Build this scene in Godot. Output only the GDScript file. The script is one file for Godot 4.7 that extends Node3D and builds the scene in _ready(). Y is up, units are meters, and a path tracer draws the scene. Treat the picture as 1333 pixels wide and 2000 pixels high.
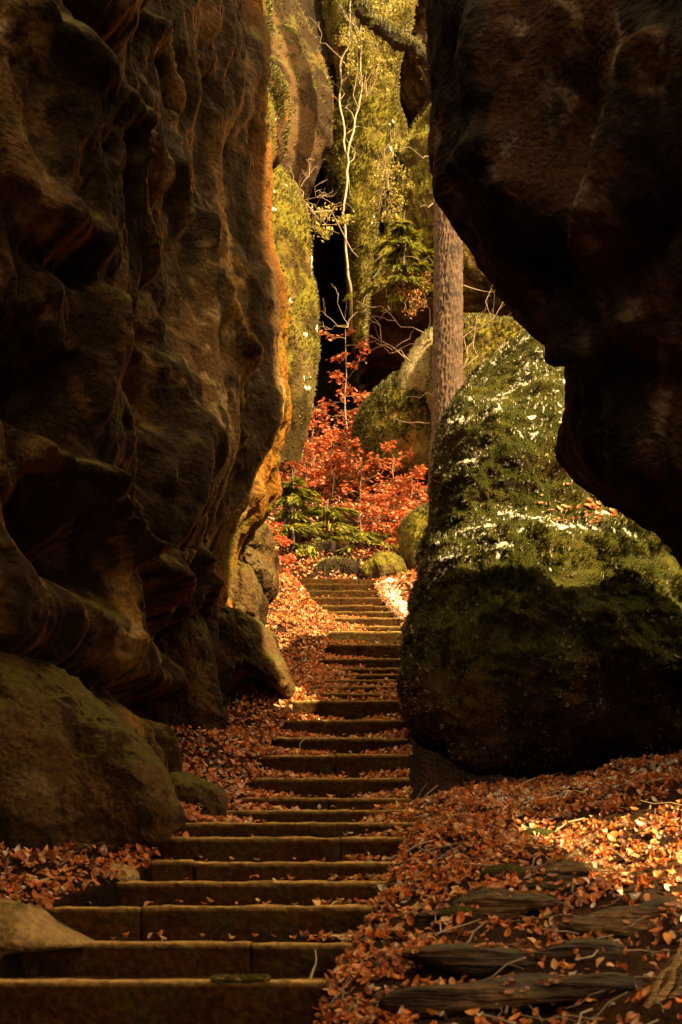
extends Node3D
# A narrow sandstone gorge: stone stairs climb between a pitted cliff and an overhanging rock to a mossy boulder, autumn saplings and cliffs behind.
# Units are metres, y up; the camera stands on the lower stairs with its eye at y = 1.6 and looks along -z.

const EYE := 1.6
var rng := RandomNumberGenerator.new()
var na := FastNoiseLite.new()     # broad shapes
var nb := FastNoiseLite.new()     # middling
var nr := FastNoiseLite.new()     # ridges
var nc := FastNoiseLite.new()     # cells: pits
var nf := FastNoiseLite.new()     # fine
var nbark := FastNoiseLite.new()
var M := {}
var stairs := []                  # each: x0, x1, y top, z of the nosing, then joints

func _ready():
	# ---------- camera, sky, sun, exposure
	var cam := Camera3D.new(); cam.name = "camera"
	cam.position = Vector3(0, EYE, 0)
	cam.projection = Camera3D.PROJECTION_FRUSTUM
	cam.near = 0.1; cam.far = 400.0
	cam.size = 0.1 * 2000.0 / 2700.0
	cam.frustum_offset = Vector2(0, 0.1 * 850.0 / 2700.0)
	add_child(cam); cam.current = true
	var sky_m := ProceduralSkyMaterial.new()
	sky_m.sky_top_color = Color(0.85, 0.73, 0.54)
	sky_m.sky_horizon_color = Color(0.95, 0.83, 0.63)
	sky_m.ground_bottom_color = Color(0.20, 0.13, 0.07)
	sky_m.ground_horizon_color = Color(0.35, 0.25, 0.15)
	sky_m.sky_curve = 0.2
	sky_m.sun_angle_max = 3.0
	var sky := Sky.new(); sky.sky_material = sky_m
	var env := Environment.new()
	env.background_mode = Environment.BG_SKY
	env.sky = sky
	env.background_energy_multiplier = 1.35
	env.tonemap_mode = Environment.TONE_MAPPER_LINEAR
	env.tonemap_exposure = 4.4
	env.sdfgi_enabled = true; env.ssao_enabled = true; env.ssil_enabled = true
	var we := WorldEnvironment.new(); we.name = "environment"; we.environment = env
	var ca := CameraAttributesPhysical.new()
	ca.frustum_focal_length = 50.0; ca.frustum_focus_distance = 15.0; ca.exposure_aperture = 4.5
	we.camera_attributes = ca
	add_child(we)
	var sun := DirectionalLight3D.new(); sun.name = "sun"
	sun.light_energy = 1.6; sun.light_angular_distance = 1.0
	sun.light_color = Color(1.0, 0.88, 0.62)
	sun.shadow_enabled = true
	add_child(sun)
	sun.look_at_from_position(Vector3(0.52, 0.60, 0.48) * 50.0, Vector3.ZERO)

	rng.seed = 7
	set_noise(na, 11, 0.45, 3); set_noise(nb, 22, 1.7, 4); set_noise(nr, 33, 1.3, 4)
	nr.fractal_type = FastNoiseLite.FRACTAL_RIDGED
	set_noise(nf, 44, 7.0, 3)
	nc.seed = 55; nc.noise_type = FastNoiseLite.TYPE_CELLULAR; nc.frequency = 2.6; nc.fractal_type = FastNoiseLite.FRACTAL_NONE
	nc.cellular_return_type = FastNoiseLite.RETURN_DISTANCE
	nc.domain_warp_enabled = true; nc.domain_warp_amplitude = 0.35; nc.domain_warp_frequency = 1.5
	nbark.seed = 66; nbark.noise_type = FastNoiseLite.TYPE_CELLULAR; nbark.frequency = 1.0; nbark.fractal_type = FastNoiseLite.FRACTAL_NONE
	nbark.cellular_return_type = FastNoiseLite.RETURN_DISTANCE2_SUB
	materials()
	stairs = [
		[-1.653, -0.058, 1.458, -5.90],
		[-1.509, 0.056, 1.624, -6.40, -0.418],
		[-1.486, 0.162, 1.804, -6.90, -1.000],
		[-1.202, 0.241, 1.954, -7.35],
		[-1.088, 0.299, 2.091, -7.80, -0.833],
		[-1.273, 0.393, 2.266, -8.25, -0.005],
		[-1.020, 0.478, 2.389, -8.70],
		[-0.886, 0.581, 2.515, -9.15, 0.080],
		[-0.709, 0.487, 2.627, -9.50, -0.093],
		[-0.650, 0.492, 2.823, -9.95],
		[-0.603, 0.522, 3.052, -10.40, -0.044],
		[-0.549, 0.536, 3.248, -10.85, 0.255],
		[-0.488, 0.559, 3.462, -11.30],
		[-0.422, 0.583, 3.707, -11.80],
		[-0.350, 0.611, 3.873, -12.35, 0.062],
		[-0.315, 0.633, 4.018, -12.80],
		[-0.302, 0.655, 4.167, -13.25, 0.115],
		[-0.287, 0.677, 4.310, -13.70],
		[-0.285, 0.697, 4.446, -14.10],
		[-0.240, 0.719, 4.639, -14.55],
		[-0.192, 0.742, 4.889, -15.00, 0.186],
		[-0.152, 0.764, 5.142, -15.45],
		[-0.127, 0.757, 5.292, -15.90, 0.197],
		[-0.160, 0.748, 5.494, -16.35],
		[-0.302, 0.656, 5.682, -16.80],
		[-0.392, 0.596, 5.855, -17.20, 0.405],
		[-0.467, 0.546, 6.065, -17.65, -0.010],
		[-0.546, 0.506, 6.272, -18.10],
		[-0.651, 0.493, 6.498, -18.60, -0.114],
		[-0.757, 0.665, 6.720, -19.20, 0.238]
	]
	build_ground()
	build_stairs()
	build_cliffs()
	build_left_stones()
	build_boulder()
	build_background()
	build_trees()
	build_litter()
	build_logs()

# ---------------------------------------------------------------- helpers
func set_noise(n: FastNoiseLite, s: int, f: float, oct: int):
	n.seed = s; n.noise_type = FastNoiseLite.TYPE_SIMPLEX_SMOOTH; n.frequency = f
	n.fractal_type = FastNoiseLite.FRACTAL_FBM; n.fractal_octaves = oct

func lin(r: float, g: float, b: float) -> Color:
	return Color(r, g, b).linear_to_srgb()

func noise_tex(s: int, freq: float, oct: int, lo: float, hi: float, kind := FastNoiseLite.TYPE_SIMPLEX_SMOOTH, mid := 0.5) -> NoiseTexture2D:
	var n := FastNoiseLite.new()
	n.seed = s; n.noise_type = kind; n.frequency = freq; n.fractal_octaves = oct
	var t := NoiseTexture2D.new()
	t.width = 512; t.height = 512; t.seamless = true; t.noise = n
	var g := Gradient.new()
	g.offsets = PackedFloat32Array([0.0, mid, 1.0])
	g.colors = PackedColorArray([Color(lo, lo, lo), Color((lo + hi) / 2, (lo + hi) / 2, (lo + hi) / 2), Color(hi, hi, hi)])
	t.color_ramp = g
	return t

func tri(grain: Texture2D, relief: Texture2D, cm: float, scale: float, rough: float, spec := 0.4) -> StandardMaterial3D:
	var m := StandardMaterial3D.new()
	m.vertex_color_use_as_albedo = true
	m.albedo_texture = grain
	m.heightmap_enabled = true; m.heightmap_texture = relief; m.heightmap_scale = cm
	m.uv1_triplanar = true; m.uv1_world_triplanar = true; m.uv1_scale = Vector3.ONE * scale
	m.roughness = rough; m.metallic_specular = spec
	return m

func materials():
	var grain := noise_tex(1, 0.03, 5, 0.55, 1.0)
	var speck := noise_tex(2, 0.08, 4, 0.35, 1.0)
	var relief := noise_tex(3, 0.025, 6, 0.0, 1.0)
	var fine := noise_tex(4, 0.06, 5, 0.0, 1.0)
	M.rock = tri(grain, relief, 1.7, 1.7, 0.9, 0.22)
	M.wet_rock = tri(grain, relief, 3.0, 0.9, 0.4, 0.5)
	M.step = tri(grain, relief, 0.8, 1.3, 0.85, 0.15)
	M.moss = tri(speck, fine, 2.5, 2.2, 0.95, 0.2)
	M.soil = tri(speck, relief, 3.0, 1.5, 0.95, 0.2)
	M.snow = tri(noise_tex(5, 0.05, 4, 0.8, 1.0), fine, 1.0, 3.0, 0.6)
	M.bark = tri(speck, fine, 1.0, 4.0, 0.75)
	M.twig = plain_mat(0.55)
	M.wood = tri(speck, relief, 2.5, 3.0, 0.7)
	M.wood.uv1_scale = Vector3(0.5, 5.0, 2.5)
	M.leaf = plain_mat(0.42)
	M.leaf.backlight_enabled = true; M.leaf.backlight = lin(0.7, 0.7, 0.7)
	M.needle = plain_mat(0.5)
	M.needle.backlight_enabled = true; M.needle.backlight = lin(0.5, 0.5, 0.5)
	M.tuft = plain_mat(0.6)
	M.tuft.backlight_enabled = true; M.tuft.backlight = lin(0.6, 0.6, 0.6)

func plain_mat(rough: float) -> StandardMaterial3D:
	var m := StandardMaterial3D.new()
	m.vertex_color_use_as_albedo = true
	m.roughness = rough; m.cull_mode = BaseMaterial3D.CULL_DISABLED
	return m

func node(called: String, m: Mesh, mat: Material, parent: Node = self) -> MeshInstance3D:
	var o := MeshInstance3D.new(); o.name = called; o.mesh = m
	o.material_override = mat
	parent.add_child(o, true)
	return o

func tag(o: Node, label: String, category := "", group := "", kind := "") -> Node:
	if label: o.set_meta("label", label)
	if category: o.set_meta("category", category)
	if group: o.set_meta("group", group)
	if kind: o.set_meta("kind", kind)
	return o

func base(called: String, at := Vector3.ZERO) -> Node3D:
	var o := Node3D.new(); o.name = called; add_child(o, true); o.position = at
	return o

func smooth(a: float, b: float, x: float) -> float:
	var t := clampf((x - a) / (b - a), 0.0, 1.0)
	return t * t * (3.0 - 2.0 * t)

func cr(a: Vector3, b: Vector3, c: Vector3, d: Vector3, t: float) -> Vector3:
	return b.cubic_interpolate(c, a, d, t)

func along(row: Array, f: float) -> Vector3:
	var n := row.size()
	var i := clampi(int(f), 0, n - 2)
	return cr(row[maxi(i - 1, 0)], row[i], row[i + 1], row[mini(i + 2, n - 1)], f - i)

# a surface from a net of points (rows from top to bottom, each from left to right as seen from outside)
func sheet(net: Array, us: PackedFloat32Array, vs: PackedFloat32Array, disp: Callable, paint: Callable) -> ArrayMesh:
	var nu := us.size()
	var nv := vs.size()
	var pos := PackedVector3Array(); pos.resize(nu * nv)
	var cols: int = net[0].size()
	for j in nv:
		var row := []
		for c in cols:
			var col := []
			for r in net: col.append(r[c])
			row.append(along(col, vs[j]))
		for i in nu:
			pos[j * nu + i] = along(row, us[i])
	var out := pos.duplicate()
	for j in nv:
		for i in nu:
			var du := pos[j * nu + mini(i + 1, nu - 1)] - pos[j * nu + maxi(i - 1, 0)]
			var dv := pos[mini(j + 1, nv - 1) * nu + i] - pos[maxi(j - 1, 0) * nu + i]
			var n := dv.cross(du).normalized()
			var p := pos[j * nu + i]
			out[j * nu + i] = p + n * disp.call(p, n)
	var idx := PackedInt32Array(); idx.resize((nu - 1) * (nv - 1) * 6)
	var k := 0
	for j in nv - 1:
		for i in nu - 1:
			var a := j * nu + i
			idx[k] = a; idx[k + 1] = a + 1; idx[k + 2] = a + nu + 1
			idx[k + 3] = a; idx[k + 4] = a + nu + 1; idx[k + 5] = a + nu
			k += 6
	return finish(out, idx, paint)

func finish(pos: PackedVector3Array, idx: PackedInt32Array, paint: Callable) -> ArrayMesh:
	var ar := []; ar.resize(Mesh.ARRAY_MAX)
	ar[Mesh.ARRAY_VERTEX] = pos; ar[Mesh.ARRAY_INDEX] = idx
	var st := SurfaceTool.new()
	st.create_from_arrays(ar)
	st.generate_normals()
	ar = st.commit_to_arrays()
	var v: PackedVector3Array = ar[Mesh.ARRAY_VERTEX]
	var n: PackedVector3Array = ar[Mesh.ARRAY_NORMAL]
	var c := PackedColorArray(); c.resize(v.size())
	for i in v.size(): c[i] = paint.call(v[i], n[i])
	ar[Mesh.ARRAY_COLOR] = c
	var m := ArrayMesh.new()
	m.add_surface_from_arrays(Mesh.PRIMITIVE_TRIANGLES, ar)
	return m

func span(a: float, b: float, n: int) -> PackedFloat32Array:
	var r := PackedFloat32Array()
	for i in n: r.append(lerpf(a, b, float(i) / (n - 1)))
	return r

func spans(stops: Array) -> PackedFloat32Array:   # [start, [end, n], [end, n] ...]
	var r := PackedFloat32Array([stops[0]])
	var a: float = stops[0]
	for k in range(1, stops.size()):
		var b: float = stops[k][0]
		var n: int = stops[k][1]
		for i in n: r.append(lerpf(a, b, float(i + 1) / n))
		a = b
	return r

# a closed rock: a rim (a loop of points round it) swollen to the front and the back
func blob(c: Vector3, rim: Array, front: float, back: float, n: int, square: float, disp: Callable, paint: Callable) -> ArrayMesh:
	var tab := []
	var angs := []
	for p in rim: angs.append(atan2(p.y - c.y, p.x - c.x))
	# a table of 180 directions
	var order := range(rim.size())
	order.sort_custom(func(a, b): return angs[a] < angs[b])
	var m := order.size()
	for k in 180:
		var th := -PI + TAU * k / 180.0
		var hi := 0
		while hi < m and angs[order[hi]] <= th: hi += 1
		var i1: int = order[(hi - 1 + m) % m]
		var i2: int = order[hi % m]
		var i0: int = order[(hi - 2 + m) % m]
		var i3: int = order[(hi + 1) % m]
		var a1: float = angs[i1]
		var a2: float = angs[i2]
		var t := fposmod(th - a1, TAU) / maxf(fposmod(a2 - a1, TAU), 1e-4)
		tab.append(cr(rim[i0] - c, rim[i1] - c, rim[i2] - c, rim[i3] - c, t))
	var pos := PackedVector3Array()
	var idx := PackedInt32Array()
	var faces := [[Vector3(0, 0, 1), Vector3(1, 0, 0)], [Vector3(0, 0, -1), Vector3(-1, 0, 0)], [Vector3(1, 0, 0), Vector3(0, 0, -1)], [Vector3(-1, 0, 0), Vector3(0, 0, 1)], [Vector3(0, 1, 0), Vector3(1, 0, 0)], [Vector3(0, -1, 0), Vector3(1, 0, 0)]]
	for f in faces:
		var w: Vector3 = f[0]
		var right: Vector3 = f[1]
		var up := w.cross(right)
		var first := pos.size()
		for j in n + 1:
			for i in n + 1:
				var d := (w + right * tan((i * 2.0 / n - 1.0) * PI / 4) - up * tan((j * 2.0 / n - 1.0) * PI / 4)).normalized()
				var rho := minf(1.0, sqrt(d.x * d.x + d.y * d.y))
				var th := (atan2(d.y, d.x) + PI) / TAU * 180.0
				var i0 := int(th) % 180
				var r3: Vector3 = tab[i0].lerp(tab[(i0 + 1) % 180], th - floorf(th)) if rho > 1e-5 else Vector3.ZERO
				var p := c + r3 * pow(rho, square)
				p.z += d.z * (front if d.z > 0.0 else back) * pow(absf(d.z) + 1e-5, square - 1.0)
				var nn := Vector3(d.x / maxf(r3.length(), 0.1), d.y / maxf(r3.length(), 0.1), d.z / (front if d.z > 0.0 else back)).normalized()
				pos.append(p + nn * disp.call(p, nn))
		for j in n:
			for i in n:
				var a := first + j * (n + 1) + i
				idx.append_array(PackedInt32Array([a, a + 1, a + n + 2, a, a + n + 2, a + n + 1]))
	return finish(pos, idx, paint)

func stroke_at(p: Vector3, strokes: Array) -> float:
	var h := 0.0
	for s in strokes:
		var w: float = s[0]
		var pts: Array = s[2]
		var best := 9.0
		for i in pts.size() - 1:
			var a: Vector3 = pts[i]
			var ab: Vector3 = pts[i + 1] - a
			var t := clampf((p - a).dot(ab) / ab.length_squared(), 0.0, 1.0)
			best = minf(best, p.distance_squared_to(a + ab * t))
		if best < w * w * 6.0: h += s[1] * exp(-best / (w * w) * 1.2)
	return h

# ---- rock shapes and colours
func weathered(p: Vector3, k := 1.0) -> float:
	# folds that run down and to the right, carved by water
	var w := p + Vector3(nb.get_noise_3d(p.x * 0.4, p.y * 0.3, p.z * 0.4 + 9.0), nb.get_noise_3d(p.x * 0.4 + 5.0, p.y * 0.3, p.z * 0.4), 0) * 0.6
	var q := Vector3(w.x + w.y * 0.30, w.y * 0.38, w.z)
	var h := na.get_noise_3dv(q * 1.1) * 0.34
	var r := nr.get_noise_3d(q.x * 0.75, q.y * 0.6, q.z * 0.75)
	h += smooth(-0.5, 0.8, r) * 0.20 - 0.1
	h += nb.get_noise_3d(q.x * 0.9, q.y * 0.9, q.z * 0.9) * 0.06
	var pit := nc.get_noise_3d(p.x * 1.2, p.y * 0.8, p.z * 1.2)
	h -= smooth(-0.5, -0.95, pit) * 0.06 * smooth(-0.1, 0.25, na.get_noise_3dv(p * 1.7 + Vector3(8, 0, 0)))
	h += nf.get_noise_3dv(p) * 0.012
	h -= smooth(-0.55, -0.95, nc.get_noise_3dv(p * 3.6)) * 0.022 * smooth(-0.05, 0.3, nb.get_noise_3d(p.x * 0.6, p.y * 0.5, p.z * 0.6 + 60.0))
	return h * k

func rounded(p: Vector3, k := 1.0) -> float:
	return (na.get_noise_3dv(p) * 0.22 + nb.get_noise_3dv(p) * 0.06 + nf.get_noise_3dv(p) * 0.014 - smooth(-0.5, -0.95, nc.get_noise_3dv(p)) * 0.03) * k

func stone_color(p: Vector3, n: Vector3, pal: Dictionary, ridge_tone := 0.0) -> Color:  # last argument: ridges rubbed pale, hollows darkened with shade in the colour
	var a := na.get_noise_3d(p.x * 2.0 + 31.0, p.y * 0.9, p.z * 2.0)
	var b := nb.get_noise_3d((p.x + p.y * 0.3) * 0.8, p.y * 0.30 + 17.0, p.z * 0.8)
	var d := nb.get_noise_3d(p.x * 2.0 + 7.0, p.y * 2.0, p.z * 2.0 + 3.0)
	var f := nf.get_noise_3dv(p)
	var c: Color = pal.base
	c = c.lerp(pal.ochre, smooth(0.10, 0.40, a + d * 0.3) * pal.get("ochre_much", 0.8))
	c = c.lerp(pal.pale, smooth(0.05, 0.35, d + f * 0.2 + ridge_tone * 0.8) * pal.get("pale_much", 0.5))
	# black weathering crust with ragged, dripping edges
	var crust := b + d * 0.35 + f * 0.18 - ridge_tone
	c = c.lerp(pal.dark, smooth(-0.10, 0.10, crust + pal.get("crust", 0.0)) * 0.88)
	var up := n.y + d * 0.5 + f * 0.25
	c = c.lerp(pal.moss, smooth(pal.moss_at, pal.moss_at + 0.35, up))
	return c * (1.0 + f * 0.25)

func palette(base_c: Color, dark: Color, ochre: Color, pale: Color, moss: Color, moss_at: float, more := {}) -> Dictionary:
	var d := {"base": base_c, "dark": dark, "ochre": ochre, "pale": pale, "moss": moss, "moss_at": moss_at}
	d.merge(more)
	return d

# snow or other sheets that lie on part of a finished mesh
func lying(m: ArrayMesh, mask: Callable, thick: float, tint: Color) -> ArrayMesh:
	var ar := m.surface_get_arrays(0)
	var v: PackedVector3Array = ar[Mesh.ARRAY_VERTEX]
	var n: PackedVector3Array = ar[Mesh.ARRAY_NORMAL]
	var ix: PackedInt32Array = ar[Mesh.ARRAY_INDEX]
	var w := PackedFloat32Array(); w.resize(v.size())
	for i in v.size(): w[i] = mask.call(v[i], n[i])
	var pos := PackedVector3Array()
	var idx := PackedInt32Array()
	var to := {}
	for t in range(0, ix.size(), 3):
		if maxf(w[ix[t]], maxf(w[ix[t + 1]], w[ix[t + 2]])) <= 0.0: continue
		for e in 3:
			var i := ix[t + e]
			if not to.has(i):
				to[i] = pos.size()
				pos.append(v[i] + n[i] * (-0.006 + thick * smooth(0.0, 0.5, w[i]) if w[i] > 0.0 else -0.012))
			idx.append(to[i])
	if pos.is_empty(): return null
	return finish(pos, idx, func(_p, _n): return tint)

# ---- tubes
func tube(st: SurfaceTool, pts: Array, r0: float, r1: float, sides: int, col: Color, wob := 0.0):
	var rings := []
	var n := pts.size()
	var side := Vector3(0.37, 0.1, 0.92)
	for i in n:
		var d: Vector3 = (pts[mini(i + 1, n - 1)] - pts[maxi(i - 1, 0)]).normalized()
		var x := d.cross(side)
		if x.length() < 0.1: x = d.cross(Vector3.RIGHT)
		x = x.normalized()
		var y := x.cross(d)
		var ring := []
		for k in sides:
			var a := TAU * k / sides
			var o := x * cos(a) + y * sin(a)
			var r := lerpf(r0, r1, float(i) / (n - 1))
			if wob > 0.0: r *= 1.0 + wob * nf.get_noise_3dv(pts[i] + o * r * 2.0)
			ring.append([pts[i] + o * r, o])
		rings.append(ring)
	for i in n - 1:
		for k in sides:
			var q := [rings[i][k], rings[i][(k + 1) % sides], rings[i + 1][(k + 1) % sides], rings[i + 1][k]]
			for e in [0, 1, 2, 0, 2, 3]:
				st.set_color(col); st.set_normal(q[e][1]); st.add_vertex(q[e][0])
	for s in [0, n - 1]:
		for k in range(1, sides - 1):
			for e in ([0, k + 1, k] if s == 0 else [0, k, k + 1]):
				st.set_color(col); st.set_normal(((pts[0] - pts[1]) if s == 0 else (pts[n - 1] - pts[n - 2])).normalized()); st.add_vertex(rings[s][e][0])

func tool() -> SurfaceTool:
	var st := SurfaceTool.new(); st.begin(Mesh.PRIMITIVE_TRIANGLES)
	return st

func wander(a: Vector3, b: Vector3, n: int, amp: float) -> Array:
	var r := []
	var s := rng.randf() * 100.0
	var len := a.distance_to(b)
	for i in n:
		var t := float(i) / (n - 1)
		var k := sin(t * PI) if i < n - 1 else 0.0
		r.append(a.lerp(b, t) + Vector3(nb.get_noise_2d(s, t * 1.2), nb.get_noise_2d(s + 20.0, t * 1.2), nb.get_noise_2d(s + 40.0, t * 1.2)) * amp * len * (0.3 + k))
	r[0] = a
	return r

func twiggy(st: SurfaceTool, a: Vector3, b: Vector3, r: float, depth: int, col: Color, kids := 4, ends = null):
	var pts := wander(a, b, 7, 0.22)
	tube(st, pts, r, r * 0.35, 5, col)
	if ends != null: ends.append([pts[5], pts[6]])
	if depth <= 0: return
	var len := a.distance_to(b)
	for k in kids:
		var t := rng.randf_range(0.25, 0.95)
		var p := along(pts, t * 6.0)
		var d := (b - a).normalized()
		var o := Vector3(rng.randf_range(-1, 1), rng.randf_range(-0.4, 1), rng.randf_range(-1, 1)).normalized()
		twiggy(st, p, p + (d * 0.7 + o * 0.8).normalized() * len * rng.randf_range(0.3, 0.6) * (1.1 - t * 0.5), r * 0.5, depth - 1, col, maxi(2, kids - 1), ends)

# ---- small leaves, needles, tufts
func leaf_mesh(len: float, wide: float, curl: float, fold: float) -> ArrayMesh:
	var pos := PackedVector3Array()
	var idx := PackedInt32Array()
	var rows := 5
	for j in rows:
		var t := float(j) / (rows - 1)
		var w := wide * 0.5 * pow(sin(PI * clampf(t * 0.94 + 0.03, 0.0, 1.0)), 0.7)
		var y := curl * len * (4.0 * (t - 0.5) * (t - 0.5))
		for s in [-1.0, 0.0, 1.0]:
			pos.append(Vector3(s * w, y + absf(s) * fold * w + s * curl * 0.3 * w * t, (t - 0.5) * len))
	for j in rows - 1:
		for i in 2:
			var a := j * 3 + i
			idx.append_array(PackedInt32Array([a, a + 1, a + 4, a, a + 4, a + 3]))
	return finish(pos, idx, func(_p, _n): return Color.WHITE)

func tuft_mesh(blades: int, tall: float, spread: float) -> ArrayMesh:
	var st := tool()
	for k in blades:
		var a := TAU * k / blades + rng.randf() * 0.8
		var o := Vector3(cos(a), 0, sin(a))
		var s := Vector3(-sin(a), 0, cos(a)) * tall * 0.09
		var tip := o * spread * rng.randf_range(0.5, 1.2) + Vector3(0, tall * rng.randf_range(0.6, 1.1), 0)
		var mid := o * spread * 0.35 + Vector3(0, tall * 0.55, 0)
		var root := o * spread * 0.12
		for q in [[root - s, root + s, mid + s * 0.8], [root - s, mid + s * 0.8, mid - s * 0.8], [mid - s * 0.8, mid + s * 0.8, tip]]:
			for p in q:
				st.set_color(Color.WHITE.darkened(0.0)); st.set_normal((Vector3.UP + o * 0.6).normalized()); st.add_vertex(p)
	return st.commit()

func sprig_mesh(len: float, needles: int) -> ArrayMesh:   # a flat spruce spray along +z
	var st := tool()
	for k in needles:
		var t := float(k) / needles
		var s := 1.0 if k % 2 == 0 else -1.0
		var root := Vector3(0, 0, t * len)
		var reach := len * 0.32 * (1.0 - 0.5 * t)
		var tip := root + Vector3(s * reach, rng.randf_range(-0.1, 0.25) * reach, reach * rng.randf_range(0.6, 1.1))
		var w := Vector3(0, 0, len * 0.035)
		for p in [root - w, root + w, tip]:
			st.set_color(Color.WHITE); st.set_normal(Vector3(s * 0.2, 1, 0).normalized()); st.add_vertex(p)
	for p in [Vector3(-0.003, 0, 0), Vector3(0.003, 0, 0), Vector3(0, 0, len)]:
		st.set_color(Color(0.9, 0.6, 0.4)); st.set_normal(Vector3.UP); st.add_vertex(p)
	return st.commit()

func many(called: String, mesh: Mesh, mat: Material, where: Array, tint: Array, parent: Node = self) -> MultiMeshInstance3D:
	var mm := MultiMesh.new()
	mm.transform_format = MultiMesh.TRANSFORM_3D
	mm.use_colors = true
	mm.mesh = mesh
	mm.instance_count = where.size()
	for i in where.size():
		mm.set_instance_transform(i, where[i])
		mm.set_instance_color(i, tint[i])
	var o := MultiMeshInstance3D.new(); o.name = called; o.multimesh = mm; o.material_override = mat
	parent.add_child(o, true)
	o.set_meta("kind", "stuff")
	return o

func facing(n: Vector3, turn: float, tilt := 0.0) -> Basis:
	var x := n.cross(Vector3(0.3, 0.2, 0.93)).normalized()
	var b := Basis(x, n, x.cross(n))
	b = b.rotated(n, turn)
	if tilt != 0.0: b = b.rotated(b.x, tilt)
	return b

# tufts on the parts of a mesh that a mask picks
func grow(called: String, m: ArrayMesh, tufts: Mesh, count: int, mask: Callable, size: float, tint_a: Color, tint_b: Color, parent: Node, mat: Material = null) -> void:
	var ar := m.surface_get_arrays(0)
	var v: PackedVector3Array = ar[Mesh.ARRAY_VERTEX]
	var n: PackedVector3Array = ar[Mesh.ARRAY_NORMAL]
	var ix: PackedInt32Array = ar[Mesh.ARRAY_INDEX]
	var cum := PackedFloat32Array()
	var pick := PackedInt32Array()
	var sum := 0.0
	for t in range(0, ix.size(), 3):
		var w: float = mask.call(v[ix[t]], n[ix[t]])
		if w <= 0.0: continue
		sum += w * (v[ix[t + 1]] - v[ix[t]]).cross(v[ix[t + 2]] - v[ix[t]]).length()
		cum.append(sum); pick.append(t)
	if sum <= 0.0: return
	var where := []
	var tint := []
	for k in count:
		var t := pick[mini(cum.bsearch(rng.randf() * sum), pick.size() - 1)]
		var a := rng.randf()
		var b := rng.randf()
		if a + b > 1.0: a = 1.0 - a; b = 1.0 - b
		var p := v[ix[t]] * (1.0 - a - b) + v[ix[t + 1]] * a + v[ix[t + 2]] * b
		var nn := (n[ix[t]] + Vector3.UP * 0.35).normalized()
		where.append(Transform3D(facing(nn, rng.randf() * TAU, rng.randf_range(-0.3, 0.3)).scaled(Vector3.ONE * size * rng.randf_range(0.5, 1.4)), p))
		tint.append(tint_a.lerp(tint_b, clampf(rng.randf() * 0.6 + nb.get_noise_3dv(p * 1.5) * 0.9 + 0.2, 0, 1)))
	many(called, tufts, mat if mat else M.tuft, where, tint, parent)

const BEECH := [[0.42, 0.15, 0.035], [0.36, 0.10, 0.03], [0.48, 0.20, 0.06], [0.30, 0.085, 0.03], [0.50, 0.27, 0.11], [0.26, 0.10, 0.045], [0.44, 0.12, 0.025], [0.55, 0.36, 0.19], [0.16, 0.06, 0.03], [0.12, 0.05, 0.025], [0.56, 0.20, 0.04]]
func leaf_tint(redder := 0.0) -> Color:
	var a: Array = BEECH[rng.randi() % BEECH.size()]
	var k := rng.randf_range(0.7, 1.3)
	return Color(minf(a[0] * k * 1.25, 0.8), a[1] * k * 1.25 * (1.0 - redder), a[2] * k * (1.0 - redder * 0.6))

# ---------------------------------------------------------------- ground
func nose(d: float) -> float:      # height of the line through the step nosings, d metres before the camera
	var n := stairs.size()
	if d <= -stairs[0][3]: return stairs[0][2] - minf(0.36 * (-stairs[0][3] - d), 1.25)
	for i in n - 1:
		if d <= -stairs[i + 1][3]:
			return lerpf(stairs[i][2], stairs[i + 1][2], (d + stairs[i][3]) / (stairs[i][3] - stairs[i + 1][3]))
	var e: float = d + stairs[n - 1][3]
	return stairs[n - 1][2] + minf(e, 0.5) * 0.1 + 0.6 * clampf(e - 0.5, 0.0, 12.0) + 0.25 * clampf(e - 12.5, 0.0, 60.0)

func edge(d: float, k: int) -> float:
	var n := stairs.size()
	if d <= -stairs[0][3]: return stairs[0][k]
	for i in n - 1:
		if d <= -stairs[i + 1][3]:
			return lerpf(stairs[i][k], stairs[i + 1][k], (d + stairs[i][3]) / (stairs[i][3] - stairs[i + 1][3]))
	return stairs[n - 1][k]

func ground_y(x: float, d: float) -> float:
	var s := nose(d)
	var x0 := edge(d, 0)
	var x1 := edge(d, 1)
	var bump := nb.get_noise_2d(x * 0.7, d * 0.7) * 0.10 + nf.get_noise_2d(x, d) * 0.02
	var flat_r := minf(s, nose(9.3) + maxf(0.0, d - 9.3) * 0.06)
	var back := smooth(13.0, 15.5, d)
	var right := lerpf(flat_r, s, back) + 0.17 * minf(maxf(x - x1, 0.0), 6.0) - 0.01
	var left := s + 0.10 * minf(maxf(x0 - x, 0.0), 8.0) + 0.015
	var y := s
	var over: bool = d > -stairs[stairs.size() - 1][3] + 0.35
	if over:
		y = s + 0.12 * minf(maxf(absf(x) - 1.0, 0.0), 5.0)
	elif x < x0 + 0.14:
		y = lerpf(left, s - 0.4, smooth(x0 - 0.02, x0 + 0.14, x))
	elif x > x1 - 0.12:
		y = lerpf(s - 0.4, right, smooth(x1 - 0.12, x1 + 0.03, x))
		# the hollow under the boulder opens just beside the stairs
	else:
		y = s - 0.4
	var out := maxf(0.0, absf(x) - 6.0)
	return y + bump * (1.0 if (x < x0 or x > x1 or over) else 0.0) * smooth(0.0, 0.3, maxf(x0 - x, x - x1) + (1.0 if over else 0.0)) + out * 0.05

func ground_n(x: float, d: float) -> Vector3:
	var e := 0.05
	return Vector3(ground_y(x - e, d) - ground_y(x + e, d), 2 * e, ground_y(x, d + e) - ground_y(x, d - e)).normalized()

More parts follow.
